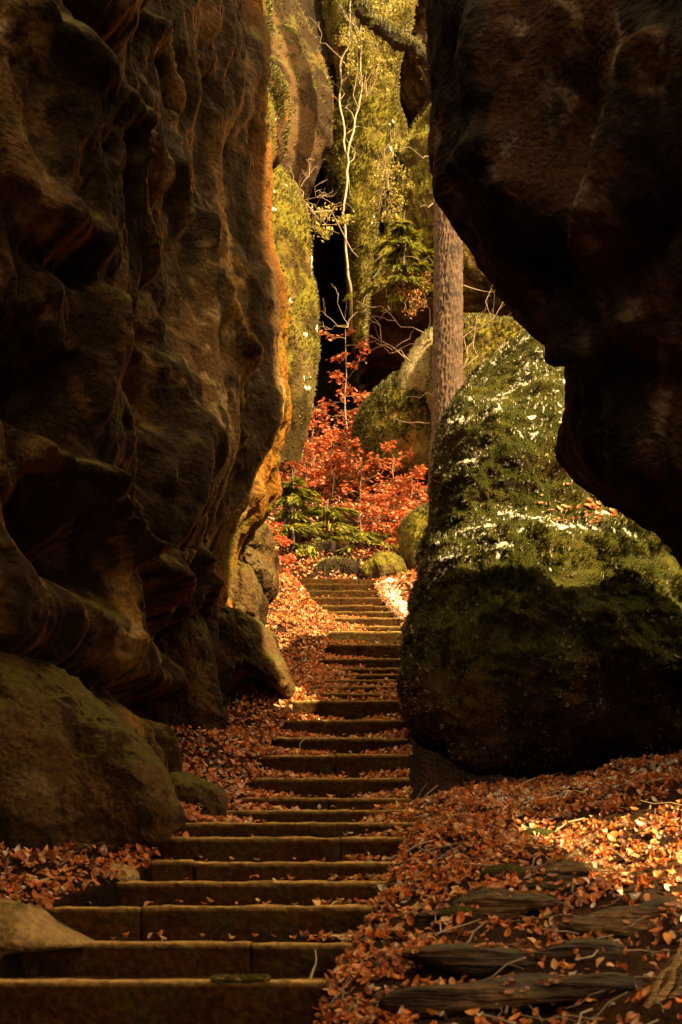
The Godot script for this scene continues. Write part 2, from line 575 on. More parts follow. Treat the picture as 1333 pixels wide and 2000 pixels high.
var ground: Node3D
func build_ground():
	var xs := spans([-90.0, [-30.0, 8], [-8.0, 14], [-3.0, 30], [3.2, 130], [9.0, 30], [30.0, 12], [90.0, 8]])
	var ds := spans([-60.0, [-6.0, 14], [1.0, 14], [5.0, 40], [20.0, 260], [28.0, 90], [45.0, 30], [120.0, 16]])
	var nx := xs.size()
	var pos := PackedVector3Array(); pos.resize(nx * ds.size())
	var idx := PackedInt32Array()
	for j in ds.size():
		for i in nx: pos[j * nx + i] = Vector3(xs[i], ground_y(xs[i], ds[j]), -ds[j])
	for j in ds.size() - 1:
		for i in nx - 1:
			var a := j * nx + i
			idx.append_array(PackedInt32Array([a, a + nx, a + nx + 1, a, a + nx + 1, a + 1]))
	var m := finish(pos, idx, func(p, n):
		var a: float = nb.get_noise_3dv(p)
		# steep banks go near black: shade of the hollow put into the soil colour
		return Color(0.012, 0.006, 0.003).lerp(Color(0.038, 0.018, 0.008).lerp(Color(0.10, 0.038, 0.013), smooth(-0.2, 0.4, a)), smooth(0.45, 0.8, n.y)))
	ground = node("ground", m, M.soil)
	tag(ground, "leaf-strewn forest floor rising beside the stairs", "", "", "structure")

# ---------------------------------------------------------------- stairs
func block(a: Vector3, b: Vector3, r: float, rough: float, tone: Color) -> ArrayMesh:
	var pos := PackedVector3Array()
	var idx := PackedInt32Array()
	var c := (a + b) / 2.0
	var h := (b - a).abs() / 2.0
	for f in [[Vector3(0, 0, 1), Vector3(1, 0, 0)], [Vector3(1, 0, 0), Vector3(0, 0, -1)], [Vector3(-1, 0, 0), Vector3(0, 0, 1)], [Vector3(0, 1, 0), Vector3(1, 0, 0)], [Vector3(0, 0, -1), Vector3(-1, 0, 0)], [Vector3(0, -1, 0), Vector3(1, 0, 0)]]:
		var w: Vector3 = f[0]
		var rt: Vector3 = f[1]
		var up := w.cross(rt)
		var n := clampi(int((rt * h).length() * 2.0 / 0.03), 4, 40)
		var k := clampi(int((up * h).length() * 2.0 / 0.03), 4, 14)
		if w.z < 0.0 or w.y < 0.0: n = 2; k = 2
		var first := pos.size()
		for j in k + 1:
			for i in n + 1:
				var u := i * 2.0 / n - 1.0
				var v := 1.0 - j * 2.0 / k
				u = signf(u) * pow(absf(u), 0.7); v = signf(v) * pow(absf(v), 0.5)
				var q := (w + rt * u + up * v) * h
				var inner := q.clamp(-(h - Vector3.ONE * r), h - Vector3.ONE * r)
				var d := (q - inner)
				q = inner + d.normalized() * r if d.length() > 1e-6 else q
				var p := c + q
				var wear := nb.get_noise_3dv(p * 1.7) * 0.7 + nf.get_noise_3dv(p * 1.3) * 0.5
				var nn := d.normalized() if d.length() > 1e-6 else w
				pos.append(p + nn * wear * rough)
		for j in k:
			for i in n:
				var q0 := first + j * (n + 1) + i
				idx.append_array(PackedInt32Array([q0, q0 + 1, q0 + n + 2, q0, q0 + n + 2, q0 + n + 1]))
	return finish(pos, idx, func(p, n):
		var s: float = nb.get_noise_3d(p.x * 1.2, p.y * 3.0, p.z * 1.2)
		var g: float = nf.get_noise_3dv(p)
		var col := tone.lerp(Color(0.024, 0.011, 0.005), smooth(0.0, 0.5, s + g * 0.3) * 0.7)
		col = col.lerp(Color(0.055, 0.045, 0.012), smooth(0.1, 0.4, nb.get_noise_3dv(p * 2.3 + Vector3(4, 0, 0))) * 0.5)
		# light along the nosing, painted as a thin pale edge
		var lit_edge := smooth(0.022, 0.006, absf(p.y - b.y) + g * 0.008 + maxf(0.0, b.z - p.z - 0.03) * 0.12)
		col = col.lerp(Color(0.80, 0.48, 0.16), lit_edge * (0.85 + g * 0.5) * smooth(-19.0, -11.0, b.z + 1.0))
		return col * (1.0 + g * 0.3))

func build_stairs():
	var t := base("stone_stairs", Vector3(0, stairs[0][2] - 0.3, stairs[0][3]))
	tag(t, "long flight of weathered brown sandstone steps climbing between the rocks", "stairs")
	for i in stairs.size():
		var s: Array = stairs[i]
		var z: float = s[3]
		var zb: float = (stairs[i + 1][3] - 0.10) if i + 1 < stairs.size() else z - 0.5
		var low: float = s[2] - 0.42
		var cuts := [s[0]]
		cuts.append_array(s.slice(4))
		cuts.append(s[1])
		var step := Node3D.new(); step.name = "step"; t.add_child(step, true)
		step.position = Vector3((s[0] + s[1]) / 2, s[2], z) - t.position
		for k in cuts.size() - 1:
			var g := rng.randf_range(0.0005, 0.0025)
			var dy := rng.randf_range(-0.008, 0.006)
			var dz := rng.randf_range(-0.008, 0.008)
			var v := rng.randf_range(0.85, 1.1)
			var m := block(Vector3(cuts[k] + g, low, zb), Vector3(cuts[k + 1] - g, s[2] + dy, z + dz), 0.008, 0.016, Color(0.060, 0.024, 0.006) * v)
			var o := node("stone_block", m, M.step, step)
			o.position = -(step.position + t.position)

# ---------------------------------------------------------------- cliffs
func build_cliffs():
	var pal := palette(Color(0.15, 0.08, 0.026), Color(0.016, 0.008, 0.004), Color(0.33, 0.17, 0.022), Color(0.45, 0.31, 0.13), Color(0.13, 0.10, 0.015), 0.55, {"pale_much": 0.9, "crust": 0.16})
	var net := [  # unseen end behind the camera is pulled in to cut front light
		[Vector3(-0.600, 14.500, 13.000), Vector3(-3.800, 14.500, 5.500), Vector3(-4.250, 14.500, -4.000), Vector3(-3.902, 14.500, -7.500), Vector3(-3.368, 14.500, -8.300), Vector3(-2.939, 14.500, -9.200), Vector3(-2.732, 14.500, -10.100), Vector3(-2.475, 14.500, -11.400), Vector3(-2.366, 14.500, -12.400), Vector3(-2.823, 14.500, -13.900), Vector3(-4.000, 14.500, -16.000)],
		[Vector3(0.900, 10.257, 13.500), Vector3(-2.300, 10.257, 6.000), Vector3(-2.750, 10.257, -3.500), Vector3(-2.402, 8.730, -7.000), Vector3(-1.868, 9.544, -7.800), Vector3(-1.439, 10.461, -8.700), Vector3(-1.232, 11.378, -9.600), Vector3(-0.975, 12.702, -10.900), Vector3(-0.866, 13.720, -11.900), Vector3(-1.323, 15.248, -13.400), Vector3(-4.000, 13.822, -15.500)],
		[Vector3(0.900, 8.998, 13.500), Vector3(-2.300, 8.998, 6.000), Vector3(-2.750, 8.998, -3.500), Vector3(-2.402, 7.693, -7.000), Vector3(-1.868, 8.389, -7.800), Vector3(-1.439, 9.172, -8.700), Vector3(-1.196, 9.956, -9.600), Vector3(-0.935, 11.087, -10.900), Vector3(-0.822, 11.957, -11.900), Vector3(-1.273, 13.263, -13.400), Vector3(-4.000, 12.044, -15.500)],
		[Vector3(0.900, 8.054, 13.500), Vector3(-2.300, 8.054, 6.000), Vector3(-2.750, 8.054, -3.500), Vector3(-2.402, 6.915, -7.000), Vector3(-1.868, 7.522, -7.800), Vector3(-1.439, 8.206, -8.700), Vector3(-1.253, 8.889, -9.600), Vector3(-0.999, 9.876, -10.900), Vector3(-0.892, 10.635, -11.900), Vector3(-1.352, 11.774, -13.400), Vector3(-4.000, 10.711, -15.500)],
		[Vector3(0.900, 7.424, 13.500), Vector3(-2.300, 7.424, 6.000), Vector3(-2.750, 7.424, -3.500), Vector3(-2.402, 6.396, -7.000), Vector3(-1.868, 6.944, -7.800), Vector3(-1.439, 7.561, -8.700), Vector3(-1.225, 8.178, -9.600), Vector3(-0.967, 9.069, -10.900), Vector3(-0.857, 9.754, -11.900), Vector3(-1.313, 10.781, -13.400), Vector3(-4.000, 9.822, -15.500)],
		[Vector3(0.900, 6.794, 13.500), Vector3(-2.300, 6.794, 6.000), Vector3(-2.750, 6.794, -3.500), Vector3(-2.402, 5.878, -7.000), Vector3(-1.868, 6.367, -7.800), Vector3(-1.439, 6.917, -8.700), Vector3(-1.179, 7.467, -9.600), Vector3(-0.914, 8.261, -10.900), Vector3(-0.800, 8.872, -11.900), Vector3(-1.248, 9.789, -13.400), Vector3(-4.000, 8.933, -15.500)],
		[Vector3(0.900, 6.102, 13.500), Vector3(-2.300, 6.102, 6.000), Vector3(-2.750, 6.102, -3.500), Vector3(-2.402, 5.307, -7.000), Vector3(-1.868, 5.731, -7.800), Vector3(-1.439, 6.208, -8.700), Vector3(-1.147, 6.684, -9.600), Vector3(-0.878, 7.373, -10.900), Vector3(-0.760, 7.903, -11.900), Vector3(-1.204, 8.697, -13.400), Vector3(-4.000, 7.956, -15.500)],
		[Vector3(0.900, 5.535, 13.500), Vector3(-2.300, 5.535, 6.000), Vector3(-2.750, 5.535, -3.500), Vector3(-2.402, 4.841, -7.000), Vector3(-1.868, 5.211, -7.800), Vector3(-1.439, 5.628, -8.700), Vector3(-1.054, 6.044, -9.600), Vector3(-0.773, 6.646, -10.900), Vector3(-0.646, 7.109, -11.900), Vector3(-1.074, 7.804, -13.400), Vector3(-4.000, 7.156, -15.500)],
		[Vector3(0.900, 5.063, 13.500), Vector3(-2.300, 5.063, 6.000), Vector3(-2.750, 5.063, -3.500), Vector3(-2.402, 4.452, -7.000), Vector3(-1.868, 4.778, -7.800), Vector3(-1.439, 5.144, -8.700), Vector3(-1.022, 5.511, -9.600), Vector3(-0.737, 6.041, -10.900), Vector3(-0.606, 6.448, -11.900), Vector3(-1.030, 7.059, -13.400), Vector3(-4.000, 6.489, -15.500)],
		[Vector3(0.900, 4.654, 13.500), Vector3(-2.300, 4.654, 6.000), Vector3(-2.750, 4.654, -3.500), Vector3(-2.402, 4.115, -7.000), Vector3(-1.868, 4.402, -7.800), Vector3(-1.439, 4.726, -8.700), Vector3(-1.040, 5.049, -9.600), Vector3(-0.757, 5.516, -10.900), Vector3(-0.628, 5.875, -11.900), Vector3(-1.055, 6.414, -13.400), Vector3(-4.000, 5.911, -15.500)],
		[Vector3(0.900, 4.276, 13.500), Vector3(-2.300, 4.276, 6.000), Vector3(-2.750, 4.276, -3.500), Vector3(-2.402, 3.804, -7.000), Vector3(-1.868, 4.056, -7.800), Vector3(-1.439, 4.339, -8.700), Vector3(-1.154, 4.622, -9.600), Vector3(-0.886, 5.031, -10.900), Vector3(-0.769, 5.346, -11.900), Vector3(-1.213, 5.819, -13.400), Vector3(-4.000, 5.378, -15.500)],
		[Vector3(0.900, 4.087, 13.500), Vector3(-2.300, 4.087, 6.000), Vector3(-2.750, 4.087, -3.500), Vector3(-2.402, 3.648, -7.000), Vector3(-1.868, 3.882, -7.800), Vector3(-1.439, 4.146, -8.700), Vector3(-1.275, 4.409, -9.600), Vector3(-1.023, 4.789, -10.900), Vector3(-0.919, 5.082, -11.900), Vector3(-1.382, 5.521, -13.400), Vector3(-4.000, 5.111, -15.500)],
		[Vector3(0.900, 3.804, 13.500), Vector3(-2.300, 3.804, 6.000), Vector3(-2.750, 3.804, -3.500), Vector3(-2.402, 3.415, -7.000), Vector3(-1.868, 3.622, -7.800), Vector3(-1.439, 3.856, -8.700), Vector3(-1.339, 4.089, -9.600), Vector3(-1.096, 4.426, -10.900), Vector3(-0.998, 4.685, -11.900), Vector3(-1.472, 5.074, -13.400), Vector3(-4.000, 4.711, -15.500)],
		[Vector3(0.900, 3.394, 13.500), Vector3(-2.300, 3.394, 6.000), Vector3(-2.750, 3.394, -3.500), Vector3(-2.402, 3.078, -7.000), Vector3(-1.868, 3.247, -7.800), Vector3(-1.439, 3.437, -8.700), Vector3(-1.396, 3.627, -9.600), Vector3(-1.161, 3.901, -10.900), Vector3(-1.069, 4.112, -11.900), Vector3(-1.551, 4.429, -13.400), Vector3(-4.000, 4.133, -15.500)],
		[Vector3(0.900, 2.985, 13.500), Vector3(-2.300, 2.985, 6.000), Vector3(-2.750, 2.985, -3.500), Vector3(-2.402, 2.741, -7.000), Vector3(-1.868, 2.871, -7.800), Vector3(-1.439, 3.018, -8.700), Vector3(-1.438, 3.164, -9.600), Vector3(-1.209, 3.376, -10.900), Vector3(-1.122, 3.539, -11.900), Vector3(-1.610, 3.784, -13.400), Vector3(-4.000, 3.556, -15.500)],
		[Vector3(0.900, 2.702, 13.500), Vector3(-2.300, 2.702, 6.000), Vector3(-2.750, 2.702, -3.500), Vector3(-2.402, 2.507, -7.000), Vector3(-1.868, 2.611, -7.800), Vector3(-1.439, 2.728, -8.700), Vector3(-1.381, 2.844, -9.600), Vector3(-1.145, 3.013, -10.900), Vector3(-1.051, 3.143, -11.900), Vector3(-1.531, 3.337, -13.400), Vector3(-4.000, 3.156, -15.500)],
		[Vector3(0.900, 2.450, 13.500), Vector3(-2.300, 2.450, 6.000), Vector3(-2.750, 2.450, -3.500), Vector3(-2.402, 2.300, -7.000), Vector3(-1.868, 2.380, -7.800), Vector3(-1.439, 2.470, -8.700), Vector3(-1.513, 2.560, -9.600), Vector3(-1.294, 2.690, -10.900), Vector3(-1.214, 2.790, -11.900), Vector3(-1.715, 2.940, -13.400), Vector3(-4.000, 2.800, -15.500)],
		[Vector3(0.900, -0.050, 13.500), Vector3(-2.300, -0.050, 6.000), Vector3(-2.750, -0.050, -3.500), Vector3(-2.402, -0.200, -7.000), Vector3(-1.868, -0.120, -7.800), Vector3(-1.439, -0.030, -8.700), Vector3(-1.513, 0.060, -9.600), Vector3(-1.294, 0.190, -10.900), Vector3(-1.214, 0.290, -11.900), Vector3(-1.715, 0.440, -13.400), Vector3(-4.000, 0.300, -15.500)]
	]
	var strokes := [
		[0.16, 0.17, [Vector3(-1.828, 6.897, -7.871), Vector3(-1.600, 6.764, -8.320), Vector3(-1.397, 6.744, -8.810), Vector3(-1.312, 6.634, -9.055)]],
		[0.17, -0.24, [Vector3(-1.597, 7.301, -8.320), Vector3(-1.375, 7.168, -8.881), Vector3(-1.230, 6.927, -9.347), Vector3(-1.175, 6.198, -9.347), Vector3(-1.217, 5.772, -9.161)]],
		[0.10, 0.12, [Vector3(-1.314, 7.877, -9.161), Vector3(-1.181, 7.888, -9.695), Vector3(-1.109, 7.652, -9.904)]],
		[0.09, 0.13, [Vector3(-1.140, 7.459, -9.745), Vector3(-1.153, 7.064, -9.647), Vector3(-1.074, 6.845, -9.904)]],
		[0.08, 0.13, [Vector3(-1.022, 6.933, -10.129), Vector3(-0.959, 6.527, -10.129), Vector3(-0.837, 6.121, -10.417), Vector3(-0.745, 5.974, -10.851), Vector3(-0.734, 5.660, -10.947)]],
		[0.08, -0.10, [Vector3(-0.938, 7.113, -10.531), Vector3(-0.874, 6.612, -10.474)]],
		[0.12, 0.13, [Vector3(-1.424, 6.518, -8.737), Vector3(-1.340, 6.232, -8.950), Vector3(-1.283, 6.005, -9.055)]],
		[0.11, 0.20, [Vector3(-1.752, 4.481, -8.018), Vector3(-1.571, 4.400, -8.396), Vector3(-1.425, 4.254, -8.737), Vector3(-1.399, 4.124, -8.845)]],
		[0.18, -0.26, [Vector3(-1.808, 4.002, -7.908), Vector3(-1.522, 3.952, -8.473)]],
		[0.20, -0.24, [Vector3(-1.376, 3.930, -9.386), Vector3(-1.204, 3.922, -10.587)]],
		[0.09, 0.13, [Vector3(-1.381, 4.209, -8.916), Vector3(-1.323, 4.114, -9.695), Vector3(-1.268, 4.033, -10.129)]],
		[0.22, -0.20, [Vector3(-1.868, 4.950, -7.800), Vector3(-1.699, 4.826, -8.130)]],
		[0.20, -0.24, [Vector3(-1.386, 5.424, -8.810), Vector3(-1.150, 5.203, -9.270)]],
		[0.14, -0.26, [Vector3(-2.045, 3.156, -7.626), Vector3(-1.583, 3.183, -8.320), Vector3(-1.293, 3.372, -10.417)]],
		[0.10, 0.12, [Vector3(-1.156, 4.540, -10.302), Vector3(-1.126, 4.251, -10.851)]],
		[0.13, 0.10, [Vector3(-1.788, 5.807, -7.944), Vector3(-1.604, 5.857, -8.320)]],
		[0.12, -0.12, [Vector3(-1.789, 5.574, -7.944), Vector3(-1.522, 5.672, -8.511)]],
		[0.16, 0.12, [Vector3(-1.523, 5.540, -8.511), Vector3(-1.577, 4.863, -8.396)]],
		[0.10, -0.15, [Vector3(-0.894, 5.259, -10.186), Vector3(-0.903, 5.000, -10.801)]],
		[0.20, 0.14, [Vector3(-1.704, 3.609, -8.093), Vector3(-1.439, 3.563, -8.700)]],
		[0.12, 0.12, [Vector3(-1.109, 3.880, -11.237), Vector3(-1.046, 3.175, -11.463)]]
	]
	var us := spans([0.0, [2.0, 16], [3.0, 60], [8.0, 250], [9.0, 30], [10.0, 6]])
	var vs := spans([0.0, [2.0, 14], [16.0, 360], [17.0, 10]])
	var m := sheet(net, us, vs, func(p, _n): return weathered(p) + stroke_at(p, strokes) * 1.45, func(p, n):
		var c := stone_color(p, n, pal, clampf(stroke_at(p, strokes) * 1.6, -0.3, 0.35))
		var side := maxf(smooth(0.35, -0.25, n.z), smooth(-11.35, -12.0, p.z) * 1.1) * smooth(-3.0, -1.2, p.x)  # sunlit orange rim of the gorge-facing edge, put into the colour
		c = c.lerp(Color(0.40, 0.145, 0.016), minf(side, 1.0) * smooth(-0.4, 0.05, nb.get_noise_3d(p.x, p.y * 0.4, p.z) + 0.1) * 0.8)
		c = c.lerp(Color(0.17, 0.13, 0.015), minf(side, 1.0) * smooth(0.0, 0.3, nb.get_noise_3d(p.x * 2.0, p.y * 0.3, p.z * 2.0 + 40.0)) * 0.8)
		return c)
	tag(node("sandstone_cliff", m, M.rock), "tall pitted sandstone cliff with ridges and hollows filling the left side of the gorge", "cliff")
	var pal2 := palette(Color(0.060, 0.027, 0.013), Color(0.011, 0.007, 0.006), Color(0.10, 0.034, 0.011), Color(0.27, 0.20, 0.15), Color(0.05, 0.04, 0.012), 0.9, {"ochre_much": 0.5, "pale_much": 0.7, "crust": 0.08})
	var net2 := [  # unseen camera-side underside is raised to let sun reach the slope
		[Vector3(2.855, 14.500, -9.300), Vector3(1.972, 14.500, -9.100), Vector3(1.751, 14.500, -8.500), Vector3(1.873, 14.500, -7.900), Vector3(2.190, 14.500, -7.500), Vector3(2.655, 14.500, -7.000), Vector3(3.040, 14.500, -6.200), Vector3(3.600, 14.500, -1.000), Vector3(2.500, 14.500, 12.500)],
		[Vector3(1.855, 11.072, -9.300), Vector3(0.972, 10.869, -9.100), Vector3(0.751, 10.257, -8.500), Vector3(0.873, 9.646, -7.900), Vector3(1.190, 9.239, -7.500), Vector3(1.655, 8.730, -7.000), Vector3(2.040, 7.915, -6.200), Vector3(2.600, 8.730, -1.000), Vector3(1.500, 8.730, 12.500)],
		[Vector3(1.803, 9.694, -9.300), Vector3(0.922, 9.520, -9.100), Vector3(0.704, 8.998, -8.500), Vector3(0.830, 8.476, -7.900), Vector3(1.149, 8.128, -7.500), Vector3(1.616, 7.693, -7.000), Vector3(2.006, 6.996, -6.200), Vector3(2.600, 7.693, -1.000), Vector3(1.500, 7.693, 12.500)],
		[Vector3(1.741, 8.661, -9.300), Vector3(0.861, 8.509, -9.100), Vector3(0.647, 8.054, -8.500), Vector3(0.777, 7.598, -7.900), Vector3(1.099, 7.294, -7.500), Vector3(1.570, 6.915, -7.000), Vector3(1.964, 6.498, -6.200), Vector3(2.600, 6.915, -1.000), Vector3(1.500, 6.915, 12.500)],
		[Vector3(1.686, 7.972, -9.300), Vector3(0.807, 7.835, -9.100), Vector3(0.597, 7.424, -8.500), Vector3(0.730, 7.013, -7.900), Vector3(1.054, 6.739, -7.500), Vector3(1.528, 6.396, -7.000), Vector3(1.928, 6.337, -6.200), Vector3(2.600, 6.396, -1.000), Vector3(1.500, 6.396, 12.500)],
		[Vector3(1.641, 7.456, -9.300), Vector3(0.763, 7.330, -9.100), Vector3(0.556, 6.952, -8.500), Vector3(0.692, 6.574, -7.900), Vector3(1.018, 6.322, -7.500), Vector3(1.495, 6.007, -7.000), Vector3(1.898, 6.216, -6.200), Vector3(2.600, 6.007, -1.000), Vector3(1.500, 6.007, 12.500)],
		[Vector3(1.627, 6.939, -9.300), Vector3(0.750, 6.824, -9.100), Vector3(0.543, 6.480, -8.500), Vector3(0.680, 6.135, -7.900), Vector3(1.007, 5.906, -7.500), Vector3(1.484, 5.619, -7.000), Vector3(1.889, 6.096, -6.200), Vector3(2.600, 5.619, -1.000), Vector3(1.500, 5.619, 12.500)],
		[Vector3(1.686, 6.560, -9.300), Vector3(0.807, 6.453, -9.100), Vector3(0.597, 6.133, -8.500), Vector3(0.730, 5.813, -7.900), Vector3(1.054, 5.600, -7.500), Vector3(1.528, 5.333, -7.000), Vector3(1.928, 6.007, -6.200), Vector3(2.600, 5.333, -1.000), Vector3(1.500, 5.333, 12.500)],
		[Vector3(1.855, 6.284, -9.300), Vector3(0.972, 6.184, -9.100), Vector3(0.751, 5.881, -8.500), Vector3(0.873, 5.579, -7.900), Vector3(1.190, 5.378, -7.500), Vector3(1.655, 5.126, -7.000), Vector3(2.040, 5.943, -6.200), Vector3(2.600, 5.126, -1.000), Vector3(1.500, 5.126, 12.500)],
		[Vector3(2.027, 6.043, -9.300), Vector3(1.141, 5.948, -9.100), Vector3(0.908, 5.661, -8.500), Vector3(1.020, 5.374, -7.900), Vector3(1.329, 5.183, -7.500), Vector3(1.785, 4.944, -7.000), Vector3(2.155, 5.887, -6.200), Vector3(2.600, 4.944, -1.000), Vector3(1.500, 4.944, 12.500)],
		[Vector3(2.192, 5.768, -9.300), Vector3(1.303, 5.678, -9.100), Vector3(1.059, 5.409, -8.500), Vector3(1.160, 5.140, -7.900), Vector3(1.463, 4.961, -7.500), Vector3(1.909, 4.737, -7.000), Vector3(2.265, 5.822, -6.200), Vector3(2.600, 4.737, -1.000), Vector3(1.500, 4.737, 12.500)],
		[Vector3(2.437, 5.492, -9.300), Vector3(1.542, 5.409, -9.100), Vector3(1.283, 5.157, -8.500), Vector3(1.368, 4.906, -7.900), Vector3(1.660, 4.739, -7.500), Vector3(2.094, 4.530, -7.000), Vector3(2.428, 5.758, -6.200), Vector3(2.600, 4.530, -1.000), Vector3(1.500, 4.530, 12.500)],
		[Vector3(2.475, 5.251, -9.300), Vector3(1.579, 5.173, -9.100), Vector3(1.317, 4.937, -8.500), Vector3(1.400, 4.701, -7.900), Vector3(1.690, 4.544, -7.500), Vector3(2.122, 4.348, -7.000), Vector3(2.454, 5.702, -6.200), Vector3(2.600, 4.348, -1.000), Vector3(1.500, 4.348, 12.500)],
		[Vector3(2.478, 5.044, -9.300), Vector3(1.582, 4.970, -9.100), Vector3(1.321, 4.748, -8.500), Vector3(1.403, 4.526, -7.900), Vector3(1.693, 4.378, -7.500), Vector3(2.125, 4.193, -7.000), Vector3(2.456, 5.654, -6.200), Vector3(2.600, 3.393, -1.000), Vector3(1.500, 4.193, 12.500)],
		[Vector3(2.656, 5.031, -9.750), Vector3(1.636, 4.802, -9.100), Vector3(1.371, 4.591, -8.500), Vector3(1.450, 4.380, -7.900), Vector3(1.738, 4.239, -7.500), Vector3(2.166, 4.063, -7.000), Vector3(2.493, 5.614, -6.200), Vector3(2.600, 3.263, -1.000), Vector3(1.500, 4.063, 12.500)],
		[Vector3(2.837, 4.850, -9.750), Vector3(1.805, 4.633, -9.100), Vector3(1.528, 4.433, -8.500), Vector3(1.596, 4.233, -7.900), Vector3(1.876, 4.100, -7.500), Vector3(2.296, 3.933, -7.000), Vector3(2.607, 5.573, -6.200), Vector3(2.600, 3.133, -1.000), Vector3(1.500, 3.933, 12.500)],
		[Vector3(3.100, 4.669, -9.750), Vector3(2.051, 4.465, -9.100), Vector3(1.758, 4.276, -8.500), Vector3(1.810, 4.087, -7.900), Vector3(2.079, 3.961, -7.500), Vector3(2.485, 3.804, -7.000), Vector3(2.775, 5.533, -6.200), Vector3(2.600, 3.004, -1.000), Vector3(1.500, 3.804, 12.500)],
		[Vector3(3.371, 4.507, -9.750), Vector3(2.304, 4.313, -9.100), Vector3(1.994, 4.134, -8.500), Vector3(2.029, 3.955, -7.900), Vector3(2.288, 3.836, -7.500), Vector3(2.679, 3.687, -7.000), Vector3(2.947, 5.497, -6.200), Vector3(2.600, 2.887, -1.000), Vector3(1.500, 3.687, 12.500)],
		[Vector3(3.552, 4.236, -9.750), Vector3(2.472, 4.060, -9.100), Vector3(2.152, 3.898, -8.500), Vector3(2.175, 3.736, -7.900), Vector3(2.426, 3.628, -7.500), Vector3(2.809, 3.493, -7.000), Vector3(3.062, 5.437, -6.200), Vector3(2.600, 2.693, -1.000), Vector3(1.500, 3.493, 12.500)],
		[Vector3(3.702, 3.336, -10.050), Vector3(2.622, 3.160, -9.400), Vector3(2.302, 2.998, -8.800), Vector3(2.325, 2.836, -8.200), Vector3(2.576, 2.728, -7.800), Vector3(2.959, 2.593, -7.300), Vector3(3.212, 5.437, -6.500), Vector3(2.750, 2.693, -1.300), Vector3(1.650, 3.493, 12.200)],
		[Vector3(3.952, 1.636, -10.050), Vector3(2.872, 1.460, -9.400), Vector3(2.552, 1.298, -8.800), Vector3(2.575, 1.136, -8.200), Vector3(2.826, 1.028, -7.800), Vector3(3.209, 0.893, -7.300), Vector3(3.462, 5.337, -6.500), Vector3(3.000, 2.593, -1.300), Vector3(1.900, 3.393, 12.200)]
	]
	var strokes2 := [
		[0.12, 0.12, [Vector3(0.696, 6.033, -7.880), Vector3(0.835, 6.040, -7.679), Vector3(0.910, 5.806, -7.618)]],
		[0.20, -0.20, [Vector3(1.149, 6.236, -7.371), Vector3(1.125, 5.707, -7.389), Vector3(1.127, 5.290, -7.724)]],
		[0.15, 0.16, [Vector3(1.315, 5.328, -7.295), Vector3(1.405, 5.734, -7.102), Vector3(1.533, 6.054, -6.958)]],
		[0.12, 0.15, [Vector3(1.276, 5.020, -7.965), Vector3(1.385, 4.939, -7.709)]],
		[0.20, -0.20, [Vector3(1.439, 5.172, -7.255), Vector3(1.638, 5.279, -6.944)]],
		[0.15, 0.10, [Vector3(0.815, 6.731, -7.740), Vector3(0.764, 6.401, -7.772)]],
		[0.20, -0.15, [Vector3(0.634, 6.766, -8.060), Vector3(0.643, 5.950, -8.110)]]
	]
	var us2 := spans([0.0, [1.0, 20], [3.0, 70], [6.0, 110], [7.0, 20], [8.0, 8]])
	var vs2 := spans([0.0, [2.0, 14], [18.0, 290], [20.0, 24]])
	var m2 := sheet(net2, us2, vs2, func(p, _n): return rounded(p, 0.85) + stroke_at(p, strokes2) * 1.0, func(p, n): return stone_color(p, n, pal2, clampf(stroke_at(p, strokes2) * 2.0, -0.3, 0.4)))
	tag(node("overhanging_rock", m2, M.rock), "huge dark overhanging rock filling the upper right, its lower edge curving over the mossy boulder", "rock")

